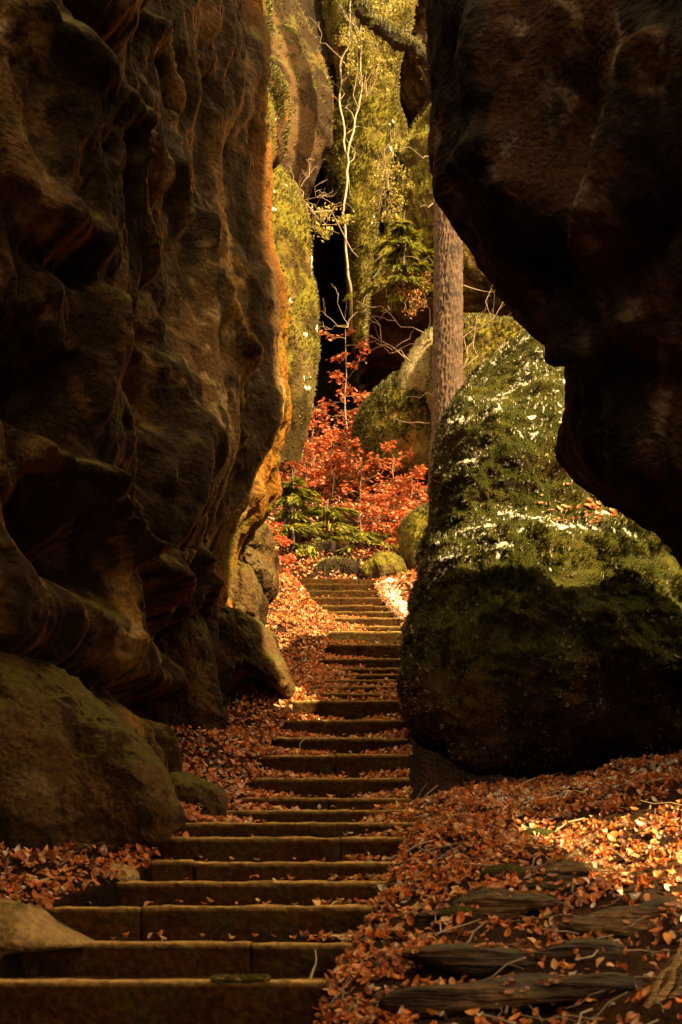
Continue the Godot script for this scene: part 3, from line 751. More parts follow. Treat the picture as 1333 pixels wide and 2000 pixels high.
func build_left_stones():
	var pal := palette(Color(0.12, 0.065, 0.022), Color(0.035, 0.018, 0.008), Color(0.20, 0.09, 0.02), Color(0.22, 0.15, 0.07), Color(0.10, 0.08, 0.014), 0.35)
	var tan_p := palette(Color(0.46, 0.29, 0.11), Color(0.26, 0.15, 0.05), Color(0.46, 0.27, 0.08), Color(0.55, 0.40, 0.20), Color(0.16, 0.12, 0.03), 0.8)
	var list := [
		["greenish mossy foot of the left cliff beside the narrow drift of leaves", Vector3(-1.237, 3.352, -10.900), [Vector3(-1.722, 4.305, -10.900), Vector3(-1.318, 4.426, -10.900), Vector3(-1.076, 4.103, -10.900), Vector3(-0.963, 3.699, -10.900), Vector3(-0.890, 3.376, -10.900), Vector3(-0.801, 3.114, -10.900), Vector3(-0.854, 2.912, -10.900), Vector3(-0.975, 2.710, -10.900), Vector3(-1.278, 2.448, -10.900), Vector3(-1.762, 2.448, -10.900), Vector3(-1.964, 3.336, -10.900)], 0.30, 1.20, 0, 0.90, 90, "rock", 0.70],
		["olive-brown boulder bulging from the foot of the left cliff beside the lower steps", Vector3(-1.663, 2.566, -8.000), [Vector3(-1.679, 3.141, -8.000), Vector3(-1.338, 2.904, -8.000), Vector3(-1.175, 2.800, -8.000), Vector3(-1.062, 2.578, -8.000), Vector3(-0.953, 2.370, -8.000), Vector3(-1.033, 2.276, -8.000), Vector3(-1.279, 2.178, -8.000), Vector3(-1.708, 1.941, -8.000), Vector3(-2.330, 1.748, -8.000), Vector3(-2.864, 2.459, -8.000), Vector3(-2.567, 3.141, -8.000), Vector3(-1.975, 3.259, -8.000)], 0.35, 1.30, 0, 0.80, 110, "boulder", 0.70],
		["small mossy rock tucked between the cliff foot and the leaf drift", Vector3(-1.002, 2.511, -9.200), [Vector3(-1.215, 2.588, -9.200), Vector3(-1.095, 2.724, -9.200), Vector3(-0.925, 2.673, -9.200), Vector3(-0.799, 2.595, -9.200), Vector3(-0.785, 2.418, -9.200), Vector3(-0.976, 2.299, -9.200), Vector3(-1.215, 2.281, -9.200)], 0.25, 0.60, 0, 0.50, 50, "rock", 0.85],
		["rounded rock with a dark hollow beneath, jutting over the leaves left of the stairs", Vector3(-0.793, 3.966, -11.700), [Vector3(-1.155, 4.460, -11.700), Vector3(-0.916, 4.417, -11.700), Vector3(-0.700, 4.278, -11.700), Vector3(-0.513, 4.061, -11.700), Vector3(-0.384, 3.801, -11.700), Vector3(-0.453, 3.706, -11.700), Vector3(-0.591, 3.788, -11.700), Vector3(-0.765, 3.875, -11.700), Vector3(-0.938, 3.788, -11.700), Vector3(-1.068, 3.593, -11.700), Vector3(-1.242, 3.853, -11.700)], 0.40, 0.70, 0, 0.60, 70, "rock", 0.85],
		["flat-sided weathered rock stacked above the hollow rock at the cliff edge", Vector3(-0.890, 4.719, -12.600), [Vector3(-1.150, 5.147, -12.600), Vector3(-0.824, 5.109, -12.600), Vector3(-0.730, 4.937, -12.600), Vector3(-0.665, 4.703, -12.600), Vector3(-0.674, 4.433, -12.600), Vector3(-0.777, 4.344, -12.600), Vector3(-1.057, 4.353, -12.600), Vector3(-1.244, 4.727, -12.600)], 0.40, 0.70, 0, 0.70, 60, "rock", 0.65],
		["knobbly orange-brown rock under the overhanging end of the left cliff", Vector3(-0.884, 5.289, -13.000), [Vector3(-1.187, 5.452, -13.000), Vector3(-0.898, 5.644, -13.000), Vector3(-0.715, 5.572, -13.000), Vector3(-0.686, 5.404, -13.000), Vector3(-0.744, 5.283, -13.000), Vector3(-0.696, 5.115, -13.000), Vector3(-0.778, 4.994, -13.000), Vector3(-1.042, 4.970, -13.000), Vector3(-1.211, 5.163, -13.000)], 0.35, 0.60, 0, 0.80, 60, "rock", 0.85],
		["little dark stone beside the leaves just above the hollow rock", Vector3(-0.705, 4.505, -13.200), [Vector3(-0.790, 4.656, -13.200), Vector3(-0.667, 4.621, -13.200), Vector3(-0.604, 4.475, -13.200), Vector3(-0.677, 4.362, -13.200), Vector3(-0.790, 4.411, -13.200)], 0.15, 0.30, 0, 0.20, 24, "rock", 0.90],
		["flat pale tan slab beside the lowest steps at the left edge", Vector3(-1.614, 1.617, -6.550), [Vector3(-2.102, 1.855, -6.550), Vector3(-1.762, 1.838, -6.550), Vector3(-1.471, 1.813, -6.550), Vector3(-1.362, 1.733, -6.550), Vector3(-1.168, 1.612, -6.550), Vector3(-1.326, 1.581, -6.550), Vector3(-1.520, 1.556, -6.550), Vector3(-1.568, 1.467, -6.550), Vector3(-1.762, 1.357, -6.550), Vector3(-2.102, 1.357, -6.550)], 0.35, 0.35, 1, 0.20, 60, "rock_slab", 0.60],
		["small pale stone among the leaves left of the lower steps", Vector3(-1.213, 1.986, -7.500), [Vector3(-1.310, 2.003, -7.500), Vector3(-1.226, 2.044, -7.500), Vector3(-1.124, 2.017, -7.500), Vector3(-1.113, 1.956, -7.500), Vector3(-1.212, 1.939, -7.500), Vector3(-1.296, 1.956, -7.500)], 0.10, 0.12, 1, 0.12, 24, "stone", 0.80]
	]
	for s in list:
		var p: Dictionary = tan_p if s[5] == 1 else pal
		var k: float = s[6]
		var m := blob(s[1], s[2], s[3], s[4], s[7], s[9], func(q, _n): return rounded(q, k) + weathered(q * 1.3) * k * 0.55, func(q, n): return stone_color(q, n, p))
		tag(node(s[8], m, M.rock), s[0], "rock", "" )

# ---------------------------------------------------------------- the mossy boulder
var boulder_mesh: ArrayMesh
func build_boulder():
	var pal := palette(Color(0.17, 0.095, 0.032), Color(0.05, 0.028, 0.012), Color(0.27, 0.13, 0.03), Color(0.30, 0.22, 0.08), Color(0.085, 0.085, 0.016), 0.10, {"ochre_much": 0.6, "pale_much": 0.5, "crust": -0.1})
	var c := Vector3(1.835, 4.763, -11.700)
	var strokes := [
		[0.20, -0.14, [Vector3(1.174, 5.040, -10.800), Vector3(1.623, 5.074, -10.600), Vector3(2.016, 5.114, -10.600)]],
		[0.24, 0.12, [Vector3(0.917, 4.584, -10.600), Vector3(1.477, 4.681, -10.400), Vector3(2.111, 4.652, -10.300)]],
		[0.16, -0.16, [Vector3(1.141, 4.206, -10.500), Vector3(1.862, 4.142, -10.400)]],
		[0.07, -0.10, [Vector3(0.914, 5.199, -11.300), Vector3(0.948, 5.043, -11.200)]],
		[0.25, 0.12, [Vector3(0.908, 3.817, -10.500), Vector3(1.670, 3.911, -10.400)]],
		[0.06, -0.09, [Vector3(0.728, 4.504, -11.200), Vector3(0.674, 4.044, -11.000)]]
	]
	var m := blob(c, [
		Vector3(1.689, 7.200, -12.900),
		Vector3(2.310, 7.094, -12.900),
		Vector3(3.121, 6.398, -12.700),
		Vector3(3.676, 5.441, -12.200),
		Vector3(3.839, 4.178, -11.600),
		Vector3(3.314, 3.311, -11.000),
		Vector3(2.641, 3.074, -10.700),
		Vector3(2.094, 2.974, -10.600),
		Vector3(1.491, 2.891, -10.500),
		Vector3(1.103, 2.903, -10.500),
		Vector3(0.830, 2.981, -10.500),
		Vector3(0.603, 3.178, -10.600),
		Vector3(0.482, 3.500, -10.800),
		Vector3(0.467, 3.861, -11.100),
		Vector3(0.543, 4.344, -11.400),
		Vector3(0.656, 4.850, -11.700),
		Vector3(0.753, 5.378, -12.000),
		Vector3(0.831, 5.928, -12.300),
		Vector3(0.931, 6.453, -12.600),
		Vector3(1.131, 6.758, -12.800),
		Vector3(1.378, 7.037, -12.900)
	], 1.25, 1.6, 150, 0.8, func(p, n):
		var lump: float = nb.get_noise_3d(p.x * 0.9, p.y * 1.6, p.z * 0.9) * 0.10 + nf.get_noise_3dv(p * 1.2) * 0.03
		return na.get_noise_3dv(p) * 0.16 + lump + stroke_at(p, strokes), func(p, n):
		var col := stone_color(p, n, pal)
		var g := nb.get_noise_3dv(p * 1.2 + Vector3(3, 3, 3))
		var low := smooth(3.4, 4.3, p.y + g * 0.5)
		var moss := Color(0.075, 0.080, 0.010).lerp(Color(0.15, 0.13, 0.018), smooth(-0.3, 0.4, g))
		return col.lerp(moss, low * 0.9 * smooth(-0.5, 0.05, n.y + g * 0.4)))
	boulder_mesh = m
	var b := node("mossy_boulder", m, M.moss)
	tag(b, "big rounded boulder under green moss wedged below the overhanging rock beside the stairs", "boulder")
	var tuft := tuft_mesh(7, 0.035, 0.022)
	var where_moss := func(p, n):
		if n.z < -0.35: return 0.0
		var g := nb.get_noise_3dv(p * 1.2 + Vector3(3, 3, 3))
		return smooth(3.0, 4.2, p.y + g * 1.2) * smooth(-0.4, 0.2, n.y + g * 0.7) * smooth(-0.35, 0.1, nf.get_noise_3dv(p * 0.6)) + 0.02
	grow("moss", m, tuft, 42000, where_moss, 0.42, Color(0.045, 0.052, 0.007), Color(0.17, 0.15, 0.020), b)
	grow("moss_cushion", m, tuft_mesh(11, 0.035, 0.04), 3000, func(p, n): return smooth(0.0, 0.25, nb.get_noise_3dv(p * 2.0)) * smooth(3.2, 3.8, p.y) * smooth(5.2, 4.6, p.y) * smooth(-0.2, 0.2, n.y) if n.z > -0.3 else 0.0, 1.0, Color(0.10, 0.09, 0.012), Color(0.24, 0.20, 0.03), b)
	var frosty := func(p, n):
		if n.z < -0.4: return 0.0
		var g := nb.get_noise_3d(p.x * 1.1, p.y * 2.6, p.z * 1.1) + nf.get_noise_3dv(p * 2.2) * 0.9
		var band := maxf(smooth(5.2, 5.6, p.y) * 0.9, smooth(0.36, 0.1, absf(p.y - (4.72 + (p.x - 1.2) * 0.22))) * 1.2) + smooth(0.9, 0.5, p.x) * smooth(4.6, 5.0, p.y) * 0.5
		return (g - 0.62 + band * 0.44) * smooth(-0.1, 0.25, n.y)
	var snow := lying(m, frosty, 0.014, Color(0.66, 0.61, 0.52))
	if snow:
		var so := node("snow", snow, M.snow)
		tag(so, "thin white snow and frost patches lying on the mossy boulder", "snow", "", "stuff")
		grow("frosted_moss", m, tuft_mesh(6, 0.03, 0.025), 15000, func(p, n): return clampf((frosty.call(p, n) + 0.46) * 1.6, 0.0, 1.0), 0.75, Color(0.30, 0.26, 0.12), Color(0.75, 0.68, 0.52), so)

	grow("fallen_leaves", m, leaf_mesh(0.055, 0.034, 0.25, 0.7), 260, func(p, n): return smooth(0.24, 0.08, absf(p.y - 5.02 - (p.x - 1.7) * 0.1)) * smooth(0.1, 0.4, n.y) * smooth(1.45, 1.75, p.x) if n.z > -0.3 else 0.0, 1.0, Color(0.40, 0.12, 0.03), Color(0.50, 0.24, 0.09), b, M.leaf)
	# a strip of moss along the lowest nosing in view
	var s0: Array = stairs[0]
	var strip := block(Vector3(-0.555, s0[2] - 0.012, s0[3] - 0.07), Vector3(-0.31, s0[2] + 0.014, s0[3] + 0.012), 0.010, 0.006, Color(0.20, 0.16, 0.03))
	var ms := node("moss_strip", strip, M.moss)
	tag(ms, "strip of pale green moss on the edge of the lowest step", "moss")
	grow("moss", strip, tuft_mesh(6, 0.014, 0.010), 500, func(_p, n): return 1.0 if n.y > 0.2 or n.z > 0.5 else 0.0, 1.0, Color(0.22, 0.19, 0.04), Color(0.44, 0.36, 0.10), ms)

# ---------------------------------------------------------------- behind
func build_background():
	var mossy := palette(Color(0.15, 0.10, 0.028), Color(0.05, 0.03, 0.010), Color(0.30, 0.14, 0.025), Color(0.28, 0.21, 0.07), Color(0.19, 0.155, 0.018), -0.15)
	var brown := palette(Color(0.15, 0.08, 0.032), Color(0.04, 0.024, 0.014), Color(0.28, 0.12, 0.025), Color(0.20, 0.13, 0.06), Color(0.13, 0.11, 0.022), 0.35, {"crust": 0.08})
	var dark := palette(Color(0.045, 0.027, 0.015), Color(0.018, 0.011, 0.008), Color(0.07, 0.035, 0.014), Color(0.07, 0.05, 0.03), Color(0.06, 0.05, 0.012), 0.8)  # low tones carry cave shade in the colour of cleft back and roof
	var orange := palette(Color(0.26, 0.12, 0.025), Color(0.10, 0.05, 0.018), Color(0.42, 0.19, 0.03), Color(0.36, 0.26, 0.12), Color(0.16, 0.13, 0.022), 0.2)
	var pale := palette(Color(0.30, 0.23, 0.11), Color(0.16, 0.11, 0.05), Color(0.28, 0.17, 0.06), Color(0.42, 0.34, 0.18), Color(0.15, 0.13, 0.03), 0.35)
	var pals := [mossy, brown, dark, orange, pale]
	var list := [
		["rock with cave shade painted in at the back of the cleft behind the beech saplings", Vector3(0.800, 16.916, -34.000), [Vector3(-2.349, 21.119, -34.000), Vector3(0.422, 21.119, -34.000), Vector3(4.200, 19.230, -34.000), Vector3(4.829, 16.081, -34.000), Vector3(4.200, 13.563, -34.000), Vector3(0.422, 13.311, -34.000), Vector3(-2.349, 13.563, -34.000), Vector3(-2.978, 17.341, -34.000)], 0.50, 1.50, 2, 0.50, 50, "rock", 0.60, 0, 1, 0, ""],
		["narrow orange rib of rock behind the wet mossy column", Vector3(-0.565, 10.509, -18.000), [Vector3(-0.643, 11.480, -18.000), Vector3(-0.497, 11.280, -18.000), Vector3(-0.457, 10.733, -18.000), Vector3(-0.443, 10.200, -18.000), Vector3(-0.497, 9.667, -18.000), Vector3(-0.677, 9.600, -18.000), Vector3(-0.743, 10.600, -18.000)], 0.30, 0.40, 3, 0.50, 40, "rock_rib", 0.85, 0, 1, 0, ""],
		["shaggy orange and green mossy rock head above the wet column", Vector3(-0.870, 11.042, -15.600), [Vector3(-1.135, 11.653, -15.600), Vector3(-0.875, 11.607, -15.600), Vector3(-0.742, 11.422, -15.600), Vector3(-0.644, 11.191, -15.600), Vector3(-0.633, 10.844, -15.600), Vector3(-0.685, 10.556, -15.600), Vector3(-0.846, 10.411, -15.600), Vector3(-1.078, 10.556, -15.600), Vector3(-1.193, 11.133, -15.600)], 0.35, 0.50, 3, 0.40, 50, "rock", 0.85, 1500, 0.8, 0, ""],
		["dark mossy rock head hanging lowest in front of the shaggy orange one", Vector3(-0.874, 10.530, -15.000), [Vector3(-1.036, 10.961, -15.000), Vector3(-0.814, 10.889, -15.000), Vector3(-0.725, 10.683, -15.000), Vector3(-0.703, 10.378, -15.000), Vector3(-0.769, 10.156, -15.000), Vector3(-0.981, 10.100, -15.000), Vector3(-1.092, 10.544, -15.000)], 0.30, 0.40, 0, 0.30, 44, "rock", 0.85, 500, 0.7, 0.3, "white frost on the lower dark rock head"],
		["green mossy rock edge at the very top beside the left cliff", Vector3(-0.898, 11.304, -14.500), [Vector3(-1.055, 12.180, -14.500), Vector3(-0.830, 11.857, -14.500), Vector3(-0.760, 11.428, -14.500), Vector3(-0.765, 11.159, -14.500), Vector3(-0.808, 10.837, -14.500), Vector3(-0.851, 10.649, -14.500), Vector3(-1.002, 10.783, -14.500), Vector3(-1.109, 11.535, -14.500)], 0.35, 0.50, 0, 0.40, 44, "rock", 0.85, 1500, 0.7, 0, ""],
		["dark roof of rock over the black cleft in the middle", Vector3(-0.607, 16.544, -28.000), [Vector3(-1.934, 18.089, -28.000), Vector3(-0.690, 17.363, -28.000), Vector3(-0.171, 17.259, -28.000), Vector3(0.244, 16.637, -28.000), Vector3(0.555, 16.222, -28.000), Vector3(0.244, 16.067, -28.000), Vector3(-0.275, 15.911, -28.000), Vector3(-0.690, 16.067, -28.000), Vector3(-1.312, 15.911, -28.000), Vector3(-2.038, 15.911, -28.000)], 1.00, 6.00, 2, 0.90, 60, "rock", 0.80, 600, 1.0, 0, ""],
		["pale sunlit rock wall high behind the tall mossy cliff", Vector3(0.714, 27.872, -37.000), [Vector3(-1.459, 33.804, -37.000), Vector3(2.652, 33.804, -37.000), Vector3(3.200, 26.952, -37.000), Vector3(2.515, 24.485, -37.000), Vector3(0.459, 24.211, -37.000), Vector3(-0.911, 24.896, -37.000), Vector3(-1.459, 26.952, -37.000)], 1.50, 3.00, 4, 1.00, 70, "cliff", 0.75, 8000, 1.3, 0.35, "snow flecks on the pale rock wall at the top"],
		["dark brown rock with an overhanging lower edge at upper right of the gap", Vector3(3.667, 20.258, -28.000), [Vector3(1.384, 23.896, -28.000), Vector3(5.533, 25.970, -28.000), Vector3(10.718, 22.859, -28.000), Vector3(10.718, 17.363, -28.000), Vector3(2.007, 17.674, -28.000), Vector3(1.592, 18.006, -28.000), Vector3(1.229, 18.244, -28.000), Vector3(1.032, 18.763, -28.000), Vector3(1.125, 19.541, -28.000), Vector3(1.333, 20.267, -28.000)], 1.20, 2.50, 1, 0.90, 80, "cliff", 0.75, 1200, 1.0, 0, ""],  # right end carried on unseen to shade the cleft
		["broad mossy rock bank with ferny growth above the black overhang on the right", Vector3(2.473, 15.002, -26.200), [Vector3(1.004, 16.301, -26.200), Vector3(1.344, 16.786, -26.200), Vector3(2.072, 17.320, -26.200), Vector3(4.692, 18.096, -26.200), Vector3(8.573, 16.641, -26.200), Vector3(8.088, 13.341, -26.200), Vector3(2.848, 13.419, -26.200), Vector3(2.072, 13.516, -26.200), Vector3(1.295, 13.458, -26.200), Vector3(0.713, 13.516, -26.200), Vector3(0.325, 13.341, -26.200), Vector3(0.325, 14.021, -26.200), Vector3(0.539, 14.700, -26.200), Vector3(0.733, 15.573, -26.200)], 1.40, 6.00, 0, 0.90, 100, "cliff", 0.75, 14000, 1.0, 0, ""],  # unseen right end stretched to keep sun out of the cleft
		["green mossy rock right behind the spruce trunk", Vector3(2.522, 11.414, -23.200), [Vector3(1.835, 11.954, -23.200), Vector3(2.393, 12.049, -23.200), Vector3(2.909, 12.117, -23.200), Vector3(3.553, 11.653, -23.200), Vector3(3.553, 10.450, -23.200), Vector3(1.835, 10.364, -23.200), Vector3(1.577, 11.310, -23.200)], 0.70, 0.90, 0, 0.50, 60, "rock", 0.80, 5000, 0.8, 0, ""],
		["pale smooth leaning rock left of the spruce trunk", Vector3(1.367, 11.423, -23.600), [Vector3(1.569, 12.071, -23.600), Vector3(1.691, 11.652, -23.600), Vector3(1.691, 10.778, -23.600), Vector3(1.079, 10.778, -23.600), Vector3(0.948, 11.084, -23.600), Vector3(1.193, 11.634, -23.600), Vector3(1.394, 11.967, -23.600)], 0.40, 0.50, 4, 0.25, 50, "rock", 0.75, 300, 0.6, 0, ""],
		["low mossy mound with dry grass left of the spruce foot", Vector3(1.055, 10.518, -23.900), [Vector3(0.341, 10.452, -23.900), Vector3(0.562, 11.027, -23.900), Vector3(1.049, 11.355, -23.900), Vector3(1.624, 11.204, -23.900), Vector3(1.890, 10.009, -23.900), Vector3(1.359, 9.744, -23.900), Vector3(0.562, 9.832, -23.900)], 0.60, 0.80, 0, 0.50, 60, "rock", 0.85, 4000, 1.2, 0, ""],
		["mossy rock with long dry grass beside the boulder at the top of the stairs", Vector3(1.169, 7.527, -20.200), [Vector3(0.909, 7.510, -20.200), Vector3(1.044, 7.869, -20.200), Vector3(1.373, 7.997, -20.200), Vector3(1.522, 7.136, -20.200), Vector3(0.999, 7.121, -20.200)], 0.30, 0.50, 0, 0.55, 40, "rock", 0.85, 1400, 0.7, 0, ""],
		["low green mossy stone at the right end of the topmost step", Vector3(0.635, 7.046, -20.100), [Vector3(0.361, 7.034, -20.100), Vector3(0.562, 7.243, -20.100), Vector3(0.860, 7.183, -20.100), Vector3(0.919, 6.923, -20.100), Vector3(0.473, 6.848, -20.100)], 0.30, 0.40, 0, 0.60, 36, "rock", 0.85, 250, 0.4, 0, ""],
		["dark hollow stone under the young spruce above the stairs", Vector3(-0.217, 7.583, -21.200), [Vector3(-0.459, 7.607, -21.200), Vector3(-0.224, 7.787, -21.200), Vector3(0.012, 7.685, -21.200), Vector3(0.012, 7.426, -21.200), Vector3(-0.428, 7.410, -21.200)], 0.25, 0.40, 2, 0.60, 36, "rock", 0.80, 150, 0.7, 0, ""],
		["dark stone with overhanging dry grass just above the middle of the topmost step", Vector3(-0.067, 7.052, -20.300), [Vector3(-0.365, 7.028, -20.300), Vector3(-0.162, 7.239, -20.300), Vector3(0.214, 7.179, -20.300), Vector3(0.289, 6.923, -20.300), Vector3(-0.312, 6.893, -20.300)], 0.25, 0.40, 2, 0.60, 36, "rock", 0.80, 200, 0.8, 0, ""],
		["rounded mossy rock peeping out behind the left cliff edge", Vector3(-0.715, 9.185, -19.500), [Vector3(-0.914, 9.328, -19.500), Vector3(-0.769, 9.530, -19.500), Vector3(-0.610, 9.458, -19.500), Vector3(-0.495, 9.147, -19.500), Vector3(-0.589, 8.822, -19.500), Vector3(-0.914, 8.822, -19.500)], 0.30, 0.50, 0, 0.30, 36, "rock", 0.85, 900, 0.7, 0, ""]
	]
	var tuft := tuft_mesh(9, 0.045, 0.04)
	for s in list:
		var p: Dictionary = pals[s[5]]
		var k: float = s[6]
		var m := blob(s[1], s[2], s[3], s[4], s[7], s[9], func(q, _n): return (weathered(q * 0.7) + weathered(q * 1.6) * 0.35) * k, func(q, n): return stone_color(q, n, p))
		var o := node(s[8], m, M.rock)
		tag(o, s[0], "rock" if s[8] != "cliff" else "cliff")
		var green: int = s[10]
		if green > 0:
			grow("moss", m, tuft, green, func(q, n): return maxf(0.0, smooth(-0.4, 0.5, n.y + nb.get_noise_3dv(q) * 0.9)) if n.z > -0.3 else 0.0, s[11], Color(0.10, 0.09, 0.012), Color(0.26, 0.21, 0.045), o)
		var sn: float = s[12]
		if sn > 0.0:
			var snow := lying(m, func(q, n): return (nb.get_noise_3d(q.x, q.y * 1.6, q.z) + nf.get_noise_3dv(q) * 0.7 - sn) * smooth(-0.25, 0.1, n.y) if n.z > -0.2 else 0.0, 0.03, Color(0.80, 0.76, 0.68))
			if snow: tag(node("snow", snow, M.snow), s[13], "snow", "", "stuff")
	var slabs := [
		["tall wet mossy rock column standing behind the edge of the left cliff", [[Vector3(-1.221, 12.953, -19.400), Vector3(-1.153, 11.923, -17.640), Vector3(-1.108, 11.642, -17.160), Vector3(-1.058, 11.501, -16.920), Vector3(-1.016, 11.501, -16.920), Vector3(-0.996, 11.642, -17.160), Vector3(-1.009, 11.923, -17.640), Vector3(-1.158, 12.953, -19.400)],
			[Vector3(-1.293, 12.644, -19.300), Vector3(-1.277, 11.637, -17.540), Vector3(-1.209, 11.362, -17.060), Vector3(-1.111, 11.225, -16.820), Vector3(-1.014, 11.225, -16.820), Vector3(-0.946, 11.362, -17.060), Vector3(-0.939, 11.637, -17.540), Vector3(-1.144, 12.644, -19.300)],
			[Vector3(-1.270, 12.282, -19.100), Vector3(-1.326, 11.298, -17.340), Vector3(-1.233, 11.029, -16.860), Vector3(-1.077, 10.895, -16.620), Vector3(-0.911, 10.895, -16.620), Vector3(-0.784, 11.029, -16.860), Vector3(-0.748, 11.298, -17.340), Vector3(-1.015, 12.282, -19.100)],
			[Vector3(-1.253, 11.804, -19.000), Vector3(-1.382, 10.859, -17.240), Vector3(-1.264, 10.601, -16.760), Vector3(-1.051, 10.472, -16.520), Vector3(-0.816, 10.472, -16.520), Vector3(-0.629, 10.601, -16.760), Vector3(-0.565, 10.859, -17.240), Vector3(-0.893, 11.804, -19.000)],
			[Vector3(-1.209, 11.190, -18.900), Vector3(-1.374, 10.297, -17.140), Vector3(-1.246, 10.053, -16.660), Vector3(-1.006, 9.932, -16.420), Vector3(-0.740, 9.932, -16.420), Vector3(-0.525, 10.053, -16.660), Vector3(-0.448, 10.297, -17.140), Vector3(-0.800, 11.190, -18.900)],
			[Vector3(-1.188, 10.490, -18.900), Vector3(-1.374, 9.662, -17.140), Vector3(-1.240, 9.436, -16.660), Vector3(-0.985, 9.323, -16.420), Vector3(-0.700, 9.323, -16.420), Vector3(-0.470, 9.436, -16.660), Vector3(-0.384, 9.662, -17.140), Vector3(-0.751, 10.490, -18.900)],
			[Vector3(-1.175, 9.720, -18.900), Vector3(-1.374, 8.964, -17.140), Vector3(-1.236, 8.758, -16.660), Vector3(-0.972, 8.655, -16.420), Vector3(-0.676, 8.655, -16.420), Vector3(-0.436, 8.758, -16.660), Vector3(-0.346, 8.964, -17.140), Vector3(-0.722, 9.720, -18.900)],
			[Vector3(-1.194, 9.059, -19.000), Vector3(-1.382, 8.368, -17.240), Vector3(-1.247, 8.180, -16.760), Vector3(-0.991, 8.086, -16.520), Vector3(-0.704, 8.086, -16.520), Vector3(-0.472, 8.180, -16.760), Vector3(-0.386, 8.368, -17.240), Vector3(-0.755, 9.059, -19.000)],
			[Vector3(-1.241, 8.356, -19.200), Vector3(-1.398, 7.736, -17.440), Vector3(-1.272, 7.567, -16.960), Vector3(-1.037, 7.483, -16.720), Vector3(-0.777, 7.483, -16.720), Vector3(-0.568, 7.567, -16.960), Vector3(-0.494, 7.736, -17.440), Vector3(-0.843, 8.356, -19.200)]], 0, 0.42, 60, 110, "rock_column", 9000, 0.6, 0.36, "white frost flecks on the wet mossy rock column"],
		["brown rock wall at upper left with a mossy slanting ridge", [[Vector3(-3.048, 24.252, -27.800), Vector3(-3.415, 22.101, -25.160), Vector3(-3.105, 21.514, -24.440), Vector3(-2.535, 21.221, -24.080), Vector3(-1.906, 21.221, -24.080), Vector3(-1.403, 21.514, -24.440), Vector3(-1.225, 22.101, -25.160), Vector3(-2.080, 24.252, -27.800)],
			[Vector3(-2.974, 22.044, -27.600), Vector3(-3.388, 20.089, -24.960), Vector3(-3.064, 19.556, -24.240), Vector3(-2.461, 19.289, -23.880), Vector3(-1.793, 19.289, -23.880), Vector3(-1.254, 19.556, -24.240), Vector3(-1.058, 20.089, -24.960), Vector3(-1.943, 22.044, -27.600)],
			[Vector3(-2.882, 20.374, -27.400), Vector3(-3.361, 18.565, -24.760), Vector3(-3.018, 18.072, -24.040), Vector3(-2.370, 17.825, -23.680), Vector3(-1.647, 17.825, -23.680), Vector3(-1.060, 18.072, -24.040), Vector3(-0.839, 18.565, -24.760), Vector3(-1.766, 20.374, -27.400)],
			[Vector3(-2.755, 19.431, -27.200), Vector3(-3.334, 17.700, -24.560), Vector3(-2.962, 17.228, -23.840), Vector3(-2.244, 16.992, -23.480), Vector3(-1.435, 16.992, -23.480), Vector3(-0.773, 17.228, -23.840), Vector3(-0.514, 17.700, -24.560), Vector3(-1.506, 19.431, -27.200)],
			[Vector3(-2.645, 18.700, -27.000), Vector3(-3.307, 17.028, -24.360), Vector3(-2.911, 16.572, -23.640), Vector3(-2.134, 16.344, -23.280), Vector3(-1.255, 16.344, -23.280), Vector3(-0.530, 16.572, -23.640), Vector3(-0.239, 17.028, -24.360), Vector3(-1.285, 18.700, -27.000)],
			[Vector3(-2.593, 18.139, -26.900), Vector3(-3.293, 16.515, -24.260), Vector3(-2.887, 16.073, -23.540), Vector3(-2.083, 15.851, -23.180), Vector3(-1.171, 15.851, -23.180), Vector3(-0.418, 16.073, -23.540), Vector3(-0.112, 16.515, -24.260), Vector3(-1.183, 18.139, -26.900)],
			[Vector3(-2.611, 17.441, -26.900), Vector3(-3.293, 15.886, -24.260), Vector3(-2.892, 15.462, -23.540), Vector3(-2.101, 15.250, -23.180), Vector3(-1.205, 15.250, -23.180), Vector3(-0.465, 15.462, -23.540), Vector3(-0.166, 15.886, -24.260), Vector3(-1.224, 17.441, -26.900)],
			[Vector3(-2.681, 16.800, -27.000), Vector3(-3.307, 15.314, -24.360), Vector3(-2.922, 14.908, -23.640), Vector3(-2.170, 14.706, -23.280), Vector3(-1.322, 14.706, -23.280), Vector3(-0.624, 14.908, -23.640), Vector3(-0.347, 15.314, -24.360), Vector3(-1.369, 16.800, -27.000)],
			[Vector3(-2.816, 16.006, -27.200), Vector3(-3.334, 14.608, -24.560), Vector3(-2.980, 14.226, -23.840), Vector3(-2.305, 14.036, -23.480), Vector3(-1.548, 14.036, -23.480), Vector3(-0.932, 14.226, -23.840), Vector3(-0.696, 14.608, -24.560), Vector3(-1.647, 16.006, -27.200)],
			[Vector3(-2.989, 15.097, -27.400), Vector3(-3.361, 13.797, -24.760), Vector3(-3.050, 13.442, -24.040), Vector3(-2.478, 13.265, -23.680), Vector3(-1.846, 13.265, -23.680), Vector3(-1.340, 13.442, -24.040), Vector3(-1.160, 13.797, -24.760), Vector3(-2.014, 15.097, -27.400)]], 1, 0.50, 110, 130, "cliff", 3000, 1.0, 0, ""],
		["dark block of rock behind the slanting ridge at top centre", [[Vector3(-1.841, 25.637, -29.500), Vector3(-2.189, 23.844, -27.300), Vector3(-1.983, 23.356, -26.700), Vector3(-1.569, 23.111, -26.400), Vector3(-1.100, 23.111, -26.400), Vector3(-0.717, 23.356, -26.700), Vector3(-0.571, 23.844, -27.300), Vector3(-1.142, 25.637, -29.500)],
